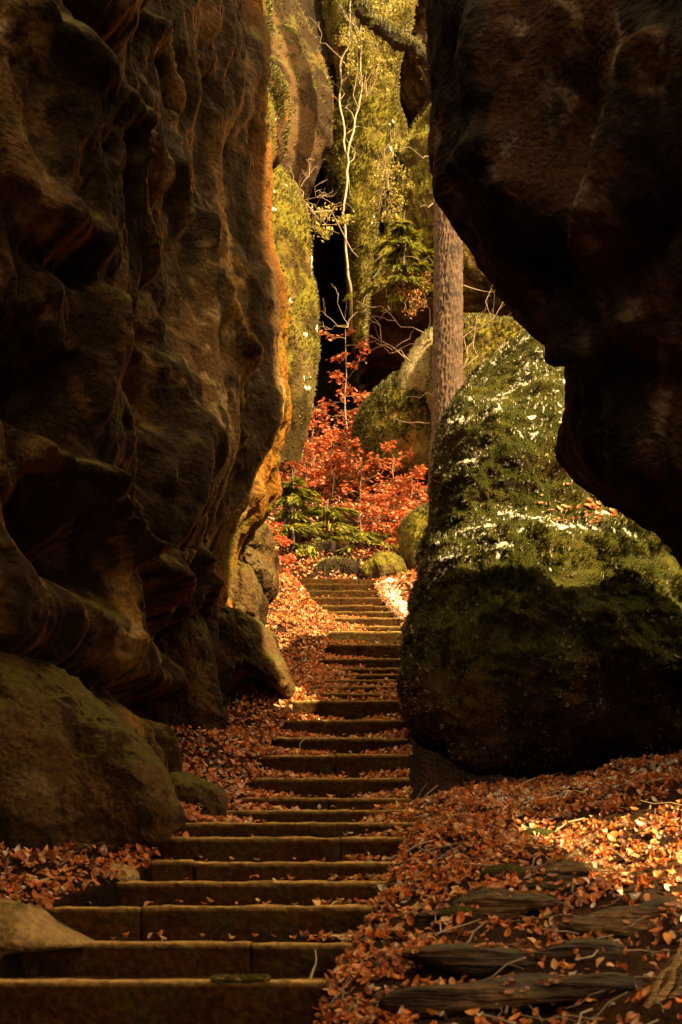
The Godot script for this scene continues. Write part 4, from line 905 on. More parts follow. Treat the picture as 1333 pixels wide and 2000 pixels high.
			[Vector3(-1.789, 22.761, -29.300), Vector3(-2.173, 21.172, -27.100), Vector3(-1.956, 20.739, -26.500), Vector3(-1.517, 20.522, -26.200), Vector3(-1.016, 20.522, -26.200), Vector3(-0.606, 20.739, -26.500), Vector3(-0.447, 21.172, -27.100), Vector3(-1.043, 22.761, -29.300)],
			[Vector3(-1.751, 21.391, -29.200), Vector3(-2.165, 19.900, -27.000), Vector3(-1.939, 19.493, -26.400), Vector3(-1.477, 19.290, -26.100), Vector3(-0.949, 19.290, -26.100), Vector3(-0.515, 19.493, -26.400), Vector3(-0.345, 19.900, -27.000), Vector3(-0.964, 21.391, -29.200)],
			[Vector3(-1.681, 20.450, -29.000), Vector3(-2.149, 19.020, -26.800), Vector3(-1.907, 18.630, -26.200), Vector3(-1.405, 18.435, -25.900), Vector3(-0.830, 18.435, -25.900), Vector3(-0.354, 18.630, -26.200), Vector3(-0.164, 19.020, -26.800), Vector3(-0.822, 20.450, -29.000)],
			[Vector3(-1.642, 19.698, -29.000), Vector3(-2.149, 18.325, -26.800), Vector3(-1.895, 17.951, -26.200), Vector3(-1.365, 17.764, -25.900), Vector3(-0.755, 17.764, -25.900), Vector3(-0.249, 17.951, -26.200), Vector3(-0.045, 18.325, -26.800), Vector3(-0.731, 19.698, -29.000)],
			[Vector3(-1.649, 19.054, -29.000), Vector3(-2.149, 17.730, -26.800), Vector3(-1.897, 17.369, -26.200), Vector3(-1.372, 17.188, -25.900), Vector3(-0.767, 17.188, -25.900), Vector3(-0.267, 17.369, -26.200), Vector3(-0.065, 17.730, -26.800), Vector3(-0.746, 19.054, -29.000)],
			[Vector3(-1.713, 18.629, -29.100), Vector3(-2.157, 17.341, -26.900), Vector3(-1.922, 16.990, -26.300), Vector3(-1.438, 16.815, -26.000), Vector3(-0.883, 16.815, -26.000), Vector3(-0.426, 16.990, -26.300), Vector3(-0.244, 17.341, -26.900), Vector3(-0.885, 18.629, -29.100)],
			[Vector3(-1.757, 18.147, -29.200), Vector3(-2.165, 16.900, -27.000), Vector3(-1.941, 16.560, -26.400), Vector3(-1.484, 16.390, -26.100), Vector3(-0.962, 16.390, -26.100), Vector3(-0.533, 16.560, -26.400), Vector3(-0.365, 16.900, -27.000), Vector3(-0.979, 18.147, -29.200)]], 2, 0.30, 60, 70, "cliff", 400, 1.0, 0, ""],
		["tall narrow moss-covered cliff in the middle distance tapering down to a point", [[Vector3(0.253, 24.772, -29.100), Vector3(-0.367, 23.196, -27.120), Vector3(-0.162, 22.766, -26.580), Vector3(0.326, 22.551, -26.310), Vector3(0.911, 22.551, -26.310), Vector3(1.413, 22.766, -26.580), Vector3(1.642, 23.196, -27.120), Vector3(1.115, 24.772, -29.100)],
			[Vector3(0.207, 21.796, -28.700), Vector3(-0.341, 20.403, -26.720), Vector3(-0.160, 20.023, -26.180), Vector3(0.273, 19.833, -25.910), Vector3(0.792, 19.833, -25.910), Vector3(1.236, 20.023, -26.180), Vector3(1.440, 20.403, -26.720), Vector3(0.973, 21.796, -28.700)],
			[Vector3(0.211, 20.494, -28.500), Vector3(-0.260, 19.182, -26.520), Vector3(-0.106, 18.824, -25.980), Vector3(0.264, 18.645, -25.710), Vector3(0.707, 18.645, -25.710), Vector3(1.087, 18.824, -25.980), Vector3(1.262, 19.182, -26.520), Vector3(0.866, 20.494, -28.500)],
			[Vector3(0.252, 19.850, -28.400), Vector3(-0.132, 18.577, -26.420), Vector3(-0.010, 18.230, -25.880), Vector3(0.287, 18.057, -25.610), Vector3(0.643, 18.057, -25.610), Vector3(0.949, 18.230, -25.880), Vector3(1.091, 18.577, -26.420), Vector3(0.778, 19.850, -28.400)],
			[Vector3(0.301, 18.999, -28.300), Vector3(-0.024, 17.782, -26.320), Vector3(0.075, 17.450, -25.780), Vector3(0.320, 17.284, -25.510), Vector3(0.615, 17.284, -25.510), Vector3(0.870, 17.450, -25.780), Vector3(0.989, 17.782, -26.320), Vector3(0.737, 18.999, -28.300)],
			[Vector3(0.188, 18.311, -28.200), Vector3(-0.248, 17.138, -26.220), Vector3(-0.105, 16.818, -25.680), Vector3(0.238, 16.658, -25.410), Vector3(0.647, 16.658, -25.410), Vector3(0.999, 16.818, -25.680), Vector3(1.160, 17.138, -26.220), Vector3(0.794, 18.311, -28.200)],
			[Vector3(0.158, 17.523, -28.100), Vector3(-0.285, 16.401, -26.120), Vector3(-0.138, 16.095, -25.580), Vector3(0.212, 15.942, -25.310), Vector3(0.631, 15.942, -25.310), Vector3(0.991, 16.095, -25.580), Vector3(1.156, 16.401, -26.120), Vector3(0.778, 17.523, -28.100)],
			[Vector3(0.165, 16.793, -28.000), Vector3(-0.159, 15.718, -26.020), Vector3(-0.054, 15.425, -25.480), Vector3(0.199, 15.279, -25.210), Vector3(0.501, 15.279, -25.210), Vector3(0.762, 15.425, -25.480), Vector3(0.882, 15.718, -26.020), Vector3(0.613, 16.793, -28.000)],
			[Vector3(0.254, 16.273, -27.900), Vector3(0.014, 15.232, -25.920), Vector3(0.086, 14.948, -25.380), Vector3(0.265, 14.806, -25.110), Vector3(0.479, 14.806, -25.110), Vector3(0.666, 14.948, -25.380), Vector3(0.754, 15.232, -25.920), Vector3(0.572, 16.273, -27.900)],
			[Vector3(0.298, 15.500, -27.800), Vector3(0.110, 14.510, -25.820), Vector3(0.162, 14.240, -25.280), Vector3(0.295, 14.105, -25.010), Vector3(0.456, 14.105, -25.010), Vector3(0.596, 14.240, -25.280), Vector3(0.665, 14.510, -25.820), Vector3(0.536, 15.500, -27.800)],
			[Vector3(0.316, 14.779, -27.800), Vector3(0.167, 13.841, -25.820), Vector3(0.205, 13.585, -25.280), Vector3(0.305, 13.457, -25.010), Vector3(0.427, 13.457, -25.010), Vector3(0.535, 13.585, -25.280), Vector3(0.588, 13.841, -25.820), Vector3(0.497, 14.779, -27.800)],
			[Vector3(0.337, 14.059, -27.800), Vector3(0.244, 13.171, -25.820), Vector3(0.261, 12.929, -25.280), Vector3(0.314, 12.808, -25.010), Vector3(0.381, 12.808, -25.010), Vector3(0.441, 12.929, -25.280), Vector3(0.473, 13.171, -25.820), Vector3(0.436, 14.059, -27.800)],
			[Vector3(0.368, 13.647, -27.800), Vector3(0.301, 12.789, -25.820), Vector3(0.308, 12.555, -25.280), Vector3(0.337, 12.438, -25.010), Vector3(0.376, 12.438, -25.010), Vector3(0.413, 12.555, -25.280), Vector3(0.435, 12.789, -25.820), Vector3(0.425, 13.647, -27.800)]], 0, 0.22, 90, 190, "cliff", 24000, 0.9, 0.42, "bits of white snow caught on the tall mossy cliff"]
	]
	for s in slabs:
		var p: Dictionary = pals[s[2]]
		var k: float = s[3]
		var rows: Array = s[1]
		var m := sheet(rows, span(0, 7, s[4]), span(0, rows.size() - 1, s[5]), func(q, _n): return (weathered(q * 0.7) + weathered(q * 1.6) * 0.35) * k, func(q, n): return stone_color(q, n, p))
		var o := node(s[6], m, M.rock)
		tag(o, s[0], "rock" if s[6] != "cliff" else "cliff")
		grow("moss", m, tuft, s[7], func(q, n): return maxf(0.0, smooth(-0.4, 0.5, n.y + nb.get_noise_3dv(q) * 0.9)) if n.z > -0.3 else 0.0, s[8], Color(0.13, 0.115, 0.012), Color(0.36, 0.28, 0.045), o)
		var sn: float = s[9]
		if sn > 0.0:
			var snow := lying(m, func(q, n): return (nb.get_noise_3d(q.x, q.y * 1.6, q.z) + nf.get_noise_3dv(q) * 0.7 - sn) * smooth(-0.25, 0.1, n.y) if n.z > -0.2 else 0.0, 0.03, Color(0.80, 0.76, 0.68))
			if snow:
				var so := node("snow", snow, M.snow)
				tag(so, s[10], "snow", "", "stuff")
				grow("frost", m, tuft_mesh(5, 0.03, 0.03), 1800, func(q, n): return maxf(0.0, nb.get_noise_3d(q.x, q.y * 1.6, q.z) + nf.get_noise_3dv(q) * 0.7 - sn + 0.2) * smooth(-0.25, 0.1, n.y) if n.z > -0.2 else 0.0, 0.9, Color(0.35, 0.31, 0.16), Color(0.78, 0.72, 0.56), so)
	# far walls of the gorge behind everything
	var net := [
		[Vector3(-16.000, 40.000, -23.800), Vector3(-9.000, 40.000, -39.000), Vector3(0.000, 40.000, -49.000), Vector3(9.000, 40.000, -39.000), Vector3(16.000, 40.000, -23.800)],
		[Vector3(-16.000, 26.000, -22.600), Vector3(-9.000, 26.000, -35.000), Vector3(0.000, 26.000, -43.000), Vector3(9.000, 26.000, -35.000), Vector3(16.000, 26.000, -22.600)],
		[Vector3(-16.000, 16.000, -22.000), Vector3(-9.000, 16.000, -33.000), Vector3(0.000, 16.000, -40.000), Vector3(9.000, 16.000, -33.000), Vector3(16.000, 16.000, -22.000)],
		[Vector3(-16.000, 10.000, -21.700), Vector3(-9.000, 10.000, -32.000), Vector3(0.000, 10.000, -38.500), Vector3(9.000, 10.000, -32.000), Vector3(16.000, 10.000, -21.700)],
		[Vector3(-16.000, 4.000, -21.400), Vector3(-9.000, 4.000, -31.000), Vector3(0.000, 4.000, -37.000), Vector3(9.000, 4.000, -31.000), Vector3(16.000, 4.000, -21.400)]
	]
	var m := sheet(net, span(0, 4, 90), span(0, 4, 90), func(p, _n): return weathered(p * 0.3) * 3.0, func(p, n): return stone_color(p * 0.5, n, brown))
	tag(node("cliff", m, M.rock), "far brown rock wall closing the gorge behind the trees", "cliff")

# ---------------------------------------------------------------- trees and plants
func build_trees():
	# the spruce trunk beside the boulder
	var at := Vector3(1.629, 7.832, -21.300)
	var t := base("spruce_tree", at)
	tag(t, "tall straight spruce trunk with scaly brown bark rising behind the mossy boulder", "tree")
	var net := []
	for j in 13:
		var y := j * 1.1 - 0.6
		var r := 0.255 + 0.15 * exp(-maxf(y, 0.0) * 1.5) - 0.006 * y
		var row := []
		for k in 17:
			var a := -TAU * k / 16.0
			row.append(Vector3(cos(a) * r * (1.0 + 0.10 * exp(-y * 1.2) * cos(a * 4.0 + 1.0)) + 0.006 * y, y, -sin(a) * r))
		net.push_front(row)
	var m := sheet(net, span(0, 16, 150), span(0, 12, 560), func(p, n):
		var a := atan2(p.z, p.x)
		var q := Vector3(cos(a) * 4.2, p.y * 7.0, sin(a) * 4.2)
		return smooth(0.0, 0.35, nbark.get_noise_3dv(q + Vector3.ONE * nb.get_noise_3dv(p * 2.0) * 0.8) + 1.0) * 0.026 + nf.get_noise_3dv(p * 2.0) * 0.008, func(p, n):
		var g: float = nf.get_noise_3dv(p * 1.5)
		var c := Color(0.20, 0.105, 0.055).lerp(Color(0.09, 0.045, 0.022), smooth(-0.1, 0.4, nb.get_noise_3dv(p * 2.0) + g * 0.5))
		c = c.lerp(Color(0.34, 0.21, 0.13), smooth(0.1, 0.4, g) * 0.6)
		return c.lerp(Color(0.13, 0.10, 0.02), smooth(1.6, 0.4, p.y + nb.get_noise_3dv(p) * 0.8) * 0.8))
	node("trunk", m, M.bark, t)
	var st := tool()
	for k in 26:
		var a := rng.randf() * TAU
		var y := rng.randf_range(1.0, 12.0)
		var d := Vector3(cos(a), rng.randf_range(-0.3, 0.2), sin(a))
		tube(st, wander(Vector3(cos(a) * 0.26, y, sin(a) * 0.26), Vector3(0, y, 0) + d * rng.randf_range(0.4, 1.0), 5, 0.2), 0.012, 0.003, 5, Color(0.16, 0.10, 0.06))
	node("dead_branch", st.commit(), M.twig, t)
	# beech saplings with russet leaves
	var lm := leaf_mesh(0.072, 0.038, 0.18, 0.6)
	var spots := [
		[0.104, 24.40, 2.95, 1.00, 560, "tallest russet beech sapling with bare whip-like top before the black cleft"],
		[-0.469, 24.60, 1.55, 0.65, 330, "russet beech sapling left of the tallest one, beside the left cliff"],
		[0.721, 24.80, 1.70, 0.75, 380, "russet beech sapling just right of the tallest one"],
		[0.337, 23.60, 1.10, 0.70, 340, "low spreading russet beech sapling in front of the tallest one"],
		[0.889, 23.20, 1.05, 0.75, 380, "bushy orange-red beech sapling right of the young spruce"],
		[1.198, 20.80, 0.90, 0.60, 420, "russet beech sapling in front of the spruce trunk foot"],
		[-0.807, 23.80, 1.70, 0.50, 550, "russet beech sapling hard against the left cliff edge"],
		[-0.147, 24.00, 1.20, 0.60, 600, "russet beech sapling just behind the young spruce"],
		[-0.932, 19.90, 0.75, 0.32, 260, "small bright orange beech seedling beside the left cliff at the top of the stairs"],
		[0.556, 21.90, 0.70, 0.60, 420, "low orange-red beech sapling in the middle of the leafy slope right of the spruces"],
		[0.979, 21.40, 0.60, 0.50, 360, "lowest orange beech sapling just above the snow strip"],
		[-0.596, 24.20, 1.20, 0.60, 320, "dense russet beech sapling behind the left young spruce"],
		[0.310, 25.00, 1.50, 0.90, 400, "wide russet beech sapling at the mouth of the black cleft"],
		[1.098, 22.20, 0.90, 0.60, 600, "orange beech sapling beside the boulder edge above the stairs"]
	]
	for i in spots.size():
		var s: Array = spots[i]
		var foot := Vector3(s[0], ground_y(s[0], s[1]) - 0.03, -s[1])
		var o := base("beech_sapling", foot)
		tag(o, s[5], "sapling", "beech saplings with russet leaves")
		sapling(o, s[2], s[3], s[4], lm, i == 0)
	# young spruces
	var spray := sprig_mesh(0.16, 34)
	var young := [
		[-0.746, 21.30, 1.25, 0.80, "young spruce with drooping green branches beside the left cliff above the stairs", 0.000, 34],
		[-0.212, 21.60, 0.70, 1.00, "low spreading young spruce in the middle of the leafy slope", 0.000, 32],
		[0.305, 21.40, 0.45, 0.75, "smallest spruce, lying low above the topmost steps", 0.000, 20],
		[1.098, 24.00, 1.30, 0.75, "bright green young spruce growing on the mossy bank left of the trunk", 13.067, 30]
	]
	for s in young:
		var foot := Vector3(s[0], ground_y(s[0], s[1]) if s[5] == 0.0 else s[5], -s[1])
		var o := base("young_spruce", foot)
		tag(o, s[4], "young tree")
		young_spruce(o, s[2], s[3], s[6], spray)
	# slender pale birches before the mossy cliff
	var births := [
		[[Vector3(0.165, 15.370, -25.500), Vector3(0.134, 15.341, -24.900), Vector3(0.087, 15.929, -24.800), Vector3(0.014, 16.572, -24.800), Vector3(-0.005, 17.001, -24.900), Vector3(0.014, 17.554, -24.900), Vector3(0.124, 17.831, -24.900), Vector3(0.162, 18.359, -25.000), Vector3(0.219, 19.987, -25.200)], 0.024, "left slender pale birch forking in front of the tall mossy cliff", 5],
		[[Vector3(0.201, 12.938, -25.300), Vector3(0.151, 13.401, -24.700), Vector3(0.087, 14.173, -24.600), Vector3(0.050, 14.811, -24.600), Vector3(0.123, 15.459, -24.700), Vector3(0.197, 16.113, -24.800), Vector3(0.281, 16.586, -24.900), Vector3(0.337, 16.909, -24.900), Vector3(0.356, 17.619, -25.000), Vector3(0.375, 18.174, -25.000), Vector3(0.425, 19.987, -25.200)], 0.026, "right slender pale birch with a bent stem before the tall mossy cliff", 6]
	]
	for b in births:
		var pts: Array = b[0]
		var o := base("birch_tree", pts[0])
		tag(o, b[2], "tree")
		var s2 := tool()
		var fine := []
		for k in 41:
			var q: Vector3 = along(pts, k * (pts.size() - 1) / 40.0) - pts[0]
			fine.append(q + Vector3(nb.get_noise_2d(q.y * 0.8, pts[0].x * 9.0), 0, nb.get_noise_2d(q.y * 0.8, 50.0)) * 0.06)
		tube(s2, fine, b[1], b[1] * 0.35, 9, Color(0.30, 0.23, 0.13), 0.5)
		node("trunk", s2.commit(), M.twig, o)
		var s3 := tool()
		for k in b[3]:
			var f := rng.randf_range(14.0, 40.0)
			var q := along(fine, f)
			var d := Vector3(rng.randf_range(-1, 1), rng.randf_range(0.6, 1.2), rng.randf_range(-0.5, 0.5)).normalized()
			twiggy(s3, q, q + d * rng.randf_range(0.6, 1.6), b[1] * 0.5, 1, Color(0.19, 0.14, 0.07), 4)
		node("branch", s3.commit(), M.twig, o)
	# leafy shrubs
	var leafy := [
		[[Vector3(0.715, 14.538, -24.600), Vector3(0.619, 15.336, -24.400), Vector3(0.883, 15.493, -24.200), Vector3(1.098, 15.111, -24.000), Vector3(1.177, 14.381, -23.800), Vector3(0.482, 14.830, -24.300)], "yellow-green leafy shrub on the mossy bank left of the overhanging rock", 900],
		[[Vector3(0.447, 16.909, -24.900), Vector3(0.306, 17.975, -24.700), Vector3(0.624, 18.182, -24.600), Vector3(0.905, 18.041, -24.800), Vector3(0.859, 17.307, -24.800), Vector3(0.214, 17.453, -24.600)], "feathery yellow-green shrub high on the tall mossy cliff", 1000],
		[[Vector3(0.859, 18.776, -24.800), Vector3(0.670, 19.002, -24.600), Vector3(0.985, 18.024, -24.500), Vector3(1.216, 18.273, -24.600), Vector3(0.491, 18.317, -24.800), Vector3(1.125, 19.002, -24.600)], "golden leafy shrub hanging over the top of the tall mossy cliff", 800],
		[[Vector3(-0.431, 12.358, -20.600), Vector3(-0.581, 12.609, -20.500), Vector3(-0.274, 12.539, -20.300), Vector3(-0.086, 12.261, -20.200), Vector3(-0.198, 12.074, -20.200)], "dull golden bush above the black cleft", 420],
		[[Vector3(1.202, 13.210, -24.300), Vector3(0.920, 13.244, -24.000), Vector3(1.529, 13.147, -23.800), Vector3(1.441, 12.707, -23.800), Vector3(1.089, 12.530, -23.800)], "rusty brown bush under the bright green young spruce", 600]
	]
	var small := leaf_mesh(0.05, 0.026, 0.15, 0.5)
	for s in leafy:
		var ends: Array = s[0]
		var o := base("leafy_shrub", ends[0])
		tag(o, s[1], "shrub")
		var s2 := tool()
		var tips := []
		for k in range(1, ends.size()):
			for q in 2: twiggy(s2, Vector3.ZERO, (ends[k] - ends[0]) * rng.randf_range(0.7, 1.1) + Vector3(rng.randf_range(-0.2, 0.2), 0, rng.randf_range(-0.2, 0.2)), 0.008, 2, Color(0.24, 0.16, 0.07), 3, tips)
		node("twigs", s2.commit(), M.twig, o)
		var where := []
		var tint := []
		var rusty: bool = s[1].begins_with("rusty")
		for k in s[2]:
			var e: Array = tips[rng.randi() % tips.size()]
			var d: Vector3 = Vector3(rng.randf_range(-1, 1), rng.randf_range(-0.8, 0.6), rng.randf_range(-1, 1)).normalized()
			where.append(Transform3D(facing(d, rng.randf() * TAU).scaled(Vector3.ONE * rng.randf_range(0.6, 1.3)), e[0].lerp(e[1], rng.randf_range(-2.0, 1.2)) + d * rng.randf() * 0.09))
			tint.append(Color(0.24, 0.20, 0.03).lerp(Color(0.46, 0.36, 0.07), rng.randf()) if not rusty else Color(0.26, 0.09, 0.02).lerp(Color(0.42, 0.20, 0.05), rng.randf()))
		many("foliage", small, M.leaf, where, tint, o)
	# bare shrubs and single branches
	var shrubs := [
		[[Vector3(-0.538, 11.839, -19.000), Vector3(-0.714, 12.296, -19.000), Vector3(-0.473, 12.551, -19.200), Vector3(-0.185, 12.044, -18.800), Vector3(-0.045, 11.696, -18.800), Vector3(-0.734, 11.451, -18.600)], 0.008, 2, "bare twiggy shrub over the wet mossy column", "bare_shrub", 4],
		[[Vector3(-0.661, 12.253, -19.500), Vector3(0.246, 11.463, -19.800)], 0.014, 1, "long thin bare branch slanting down across the black cleft", "bare_branch", 5],
		[[Vector3(0.120, 12.356, -24.000), Vector3(-0.102, 13.067, -24.000), Vector3(0.476, 12.933, -24.000), Vector3(-0.413, 12.667, -24.000), Vector3(-0.484, 12.356, -24.000)], 0.008, 1, "bare pale twigs at the top of the tallest beech sapling", "bare_shrub", 2],
		[[Vector3(1.397, 11.337, -22.000), Vector3(0.273, 11.867, -22.000)], 0.010, 1, "pale bare branch reaching left over the black overhang", "bare_branch", 4],
		[[Vector3(1.108, 11.099, -22.400), Vector3(0.402, 11.846, -22.400), Vector3(0.458, 11.470, -22.300)], 0.010, 1, "pale forked bare branch above the beech leaves", "bare_branch", 4],
		[[Vector3(1.784, 10.054, -20.200), Vector3(2.046, 10.877, -20.200), Vector3(2.406, 11.120, -20.400), Vector3(2.218, 11.347, -20.400)], 0.008, 1, "bare curved twigs to the right of the spruce trunk", "bare_shrub", 3],
		[[Vector3(1.372, 11.120, -21.600), Vector3(1.276, 11.920, -21.600)], 0.016, 0, "thin green bent stem beside the spruce trunk", "bare_shrub", 0],
		[[Vector3(0.831, 14.756, -24.000), Vector3(0.920, 15.822, -24.000), Vector3(0.651, 15.320, -23.900)], 0.012, 1, "dark bent stem before the mossy bank", "bare_shrub", 3]
	]
	for s in shrubs:
		var ends: Array = s[0]
		var o := base(s[4], ends[0])
		tag(o, s[3], "branch" if s[4] == "bare_branch" or s[4] == "bare_twig" else "shrub")
		var s2 := tool()
		for k in range(1, ends.size()):
			twiggy(s2, Vector3.ZERO, ends[k] - ends[0], s[1], s[2], Color(0.20, 0.13, 0.07), s[5])
		node("twigs", s2.commit(), M.twig, o)
	# the mossy branch across the top of the gap
	var bp: Array = [Vector3(-0.032, 12.258, -13.200), Vector3(0.085, 11.158, -13.100), Vector3(0.185, 10.459, -13.000), Vector3(0.342, 10.190, -12.900), Vector3(0.514, 10.001, -12.800), Vector3(0.684, 9.831, -12.700), Vector3(0.856, 9.627, -12.600), Vector3(1.348, 9.224, -12.400)]
	var o := base("hanging_branch", bp[0])
	tag(o, "thick crooked mossy branch hanging across the top of the gap", "branch")
	var fine := []
	for k in 60: fine.append(along(bp, k * 7.0 / 59.0) - bp[0] + Vector3(0, nb.get_noise_2d(k * 0.15, 3.0) * 0.05, nb.get_noise_2d(k * 0.1, 9.0) * 0.06))
	var s4 := tool()
	tube(s4, fine, 0.075, 0.045, 12, Color(0.10, 0.07, 0.04), 0.6)
	s4.index()
	var limb := s4.commit()
	node("limb", limb, M.bark, o)
	grow("moss", limb, tuft_mesh(6, 0.03, 0.02), 2600, func(p, n): return smooth(-0.3, 0.5, n.y + nb.get_noise_3dv(p * 2.0) * 0.8), 1.0, Color(0.12, 0.11, 0.02), Color(0.34, 0.29, 0.10), o)
	var s5 := tool()
	for k in 9:
		var q: Vector3 = fine[8 + k * 5]
		twiggy(s5, q, q + Vector3(rng.randf_range(-0.3, 0.3), rng.randf_range(-0.4, 0.3), rng.randf_range(-0.3, 0.3)), 0.008, 1, Color(0.10, 0.07, 0.04), 3)
	node("twigs", s5.commit(), M.twig, o)

func sapling(o: Node3D, tall: float, wide: float, leaves: int, lm: Mesh, single: bool):
	var stem := tool()
	var twigs := tool()
	var top := Vector3(rng.randf_range(-0.05, 0.05), tall, rng.randf_range(-0.05, 0.05))
	var pts := wander(Vector3.ZERO, top, 9, 0.04)
	tube(stem, pts, 0.006 + tall * 0.005, 0.004, 6, Color(0.22, 0.17, 0.08))
	var spots := []
	var n := int(10 + tall * 5)
	for k in n:
		var t := lerpf(0.15, 0.97, float(k) / (n - 1))
		var p := along(pts, t * 8.0)
		var a := k * 2.4 + rng.randf_range(-0.4, 0.4)
		var reach := wide * (1.0 - t * 0.62) * rng.randf_range(0.45, 1.2)
		var tip := p + Vector3(cos(a) * reach, reach * rng.randf_range(-0.1, 0.6), sin(a) * reach)
		var br := wander(p, tip, 7, 0.15)
		tube(twigs, br, 0.005, 0.002, 4, Color(0.25, 0.16, 0.09))
		for q in 3:
			var f := rng.randf_range(1.5, 5.5)
			var q0 := along(br, f)
			var q1 := q0 + (tip - p).normalized().rotated(Vector3.UP, rng.randf_range(-1.0, 1.0)) * reach * 0.4
			tube(twigs, [q0, q0.lerp(q1, 0.5) + Vector3(0, 0.015, 0), q1], 0.003, 0.0015, 4, Color(0.25, 0.16, 0.09))
			for e in 5: spots.append([q0.lerp(q1, 0.25 + e * 0.19), (q1 - q0).normalized()])
		for e in 7: spots.append([along(br, 1.0 + e * 0.83), (tip - p).normalized()])
	node("stem", stem.commit(), M.twig, o)
	node("twigs", twigs.commit(), M.twig, o)
	var where := []
	var tint := []
	for k in leaves:
		var s: Array = spots[rng.randi() % spots.size()]
		var dir: Vector3 = s[1].rotated(Vector3.UP, rng.randf_range(-1.1, 1.1))
		dir = (dir + Vector3(0, rng.randf_range(-0.9, 0.15), 0)).normalized()
		var x := Vector3.UP.cross(dir).normalized()
		var b := Basis(x, dir.cross(x), dir).rotated(dir, rng.randf_range(-1.3, 1.3)).scaled(Vector3.ONE * rng.randf_range(0.7, 1.35))
		where.append(Transform3D(b, s[0] + dir * 0.04 + Vector3(rng.randf_range(-0.05, 0.05), rng.randf_range(-0.06, 0.05), rng.randf_range(-0.05, 0.05))))
		var k2 := rng.randf_range(0.7, 1.25)
		var c := Color(0.46, 0.075, 0.022).lerp(Color(0.66, 0.28, 0.10), rng.randf() * rng.randf())
		tint.append(c * k2)
	if single:
		var mats := []
		for k in 6:
			var mt: StandardMaterial3D = M.leaf.duplicate()
			var c := Color(0.44, 0.065, 0.022).lerp(Color(0.56, 0.17, 0.06), k / 5.0) * (0.75 + 0.1 * (k * 5 % 6))
			mt.albedo_color = lin(c.r, c.g, c.b)
			mats.append(mt)
		for k in mini(300, leaves):
			var l := node("leaf", lm, mats[rng.randi() % 6], o)
			l.transform = where[k]
		if leaves > 300: many("foliage", lm, M.leaf, where.slice(300), tint.slice(300), o)
	else:
		many("foliage", lm, M.leaf, where, tint, o)

func young_spruce(o: Node3D, tall: float, wide: float, dense: int, spray: Mesh):
	var st := tool()
	tube(st, wander(Vector3.ZERO, Vector3(0, tall, 0), 8, 0.03), 0.03 + tall * 0.006, 0.006, 7, Color(0.12, 0.07, 0.04))
	node("trunk", st.commit(), M.twig, o)
	var bt := tool()
	var where := []
	var tint := []
	var tiers := int(tall / 0.22)
	for k in tiers:
		var t := float(k) / tiers
		var y := (0.12 + t * 0.88) * tall + rng.randf_range(-0.06, 0.06)
		var reach := wide * (1.0 - t * 0.85)
		for q in 6:
			var a := q * TAU / 6 + k * 1.1 + rng.randf_range(-0.3, 0.3)
			var r := reach * rng.randf_range(0.4, 1.3)
			var p := Vector3(0, y, 0)
			var tip := p + Vector3(cos(a) * r, -r * 0.30 + rng.randf_range(-0.10, 0.10), sin(a) * r)
			var br := [p, p.lerp(tip, 0.4) + Vector3(0, r * 0.08, 0), tip]
			tube(bt, br, 0.008, 0.002, 4, Color(0.14, 0.09, 0.05))
			for e in dense:
				var f := sqrt(rng.randf())
				var q0 := along(br, f * 2.0)
				var out := (tip - p).normalized().rotated(Vector3.UP, rng.randf_range(-1.0, 1.0))
				out = (out + Vector3(0, rng.randf_range(-0.7, 0.1), 0)).normalized()
				var x := Vector3.UP.cross(out).normalized()
				where.append(Transform3D(Basis(x, out.cross(x), out).rotated(out, rng.randf_range(-0.5, 0.5)).scaled(Vector3.ONE * rng.randf_range(0.7, 1.3)), q0 + out.cross(Vector3.UP) * rng.randf_range(-0.2, 0.2) * r))
				tint.append(Color(0.14, 0.15, 0.012).lerp(Color(0.42, 0.38, 0.04), rng.randf()))
	node("branches", bt.commit(), M.twig, o)
	many("needles", spray, M.needle, where, tint, o)

# ---------------------------------------------------------------- fallen leaves and snow on the ground
func tread(d: float) -> int:
	var k := -1
	for i in stairs.size():
		if d >= -stairs[i][3] + 0.0: k = i
	return k

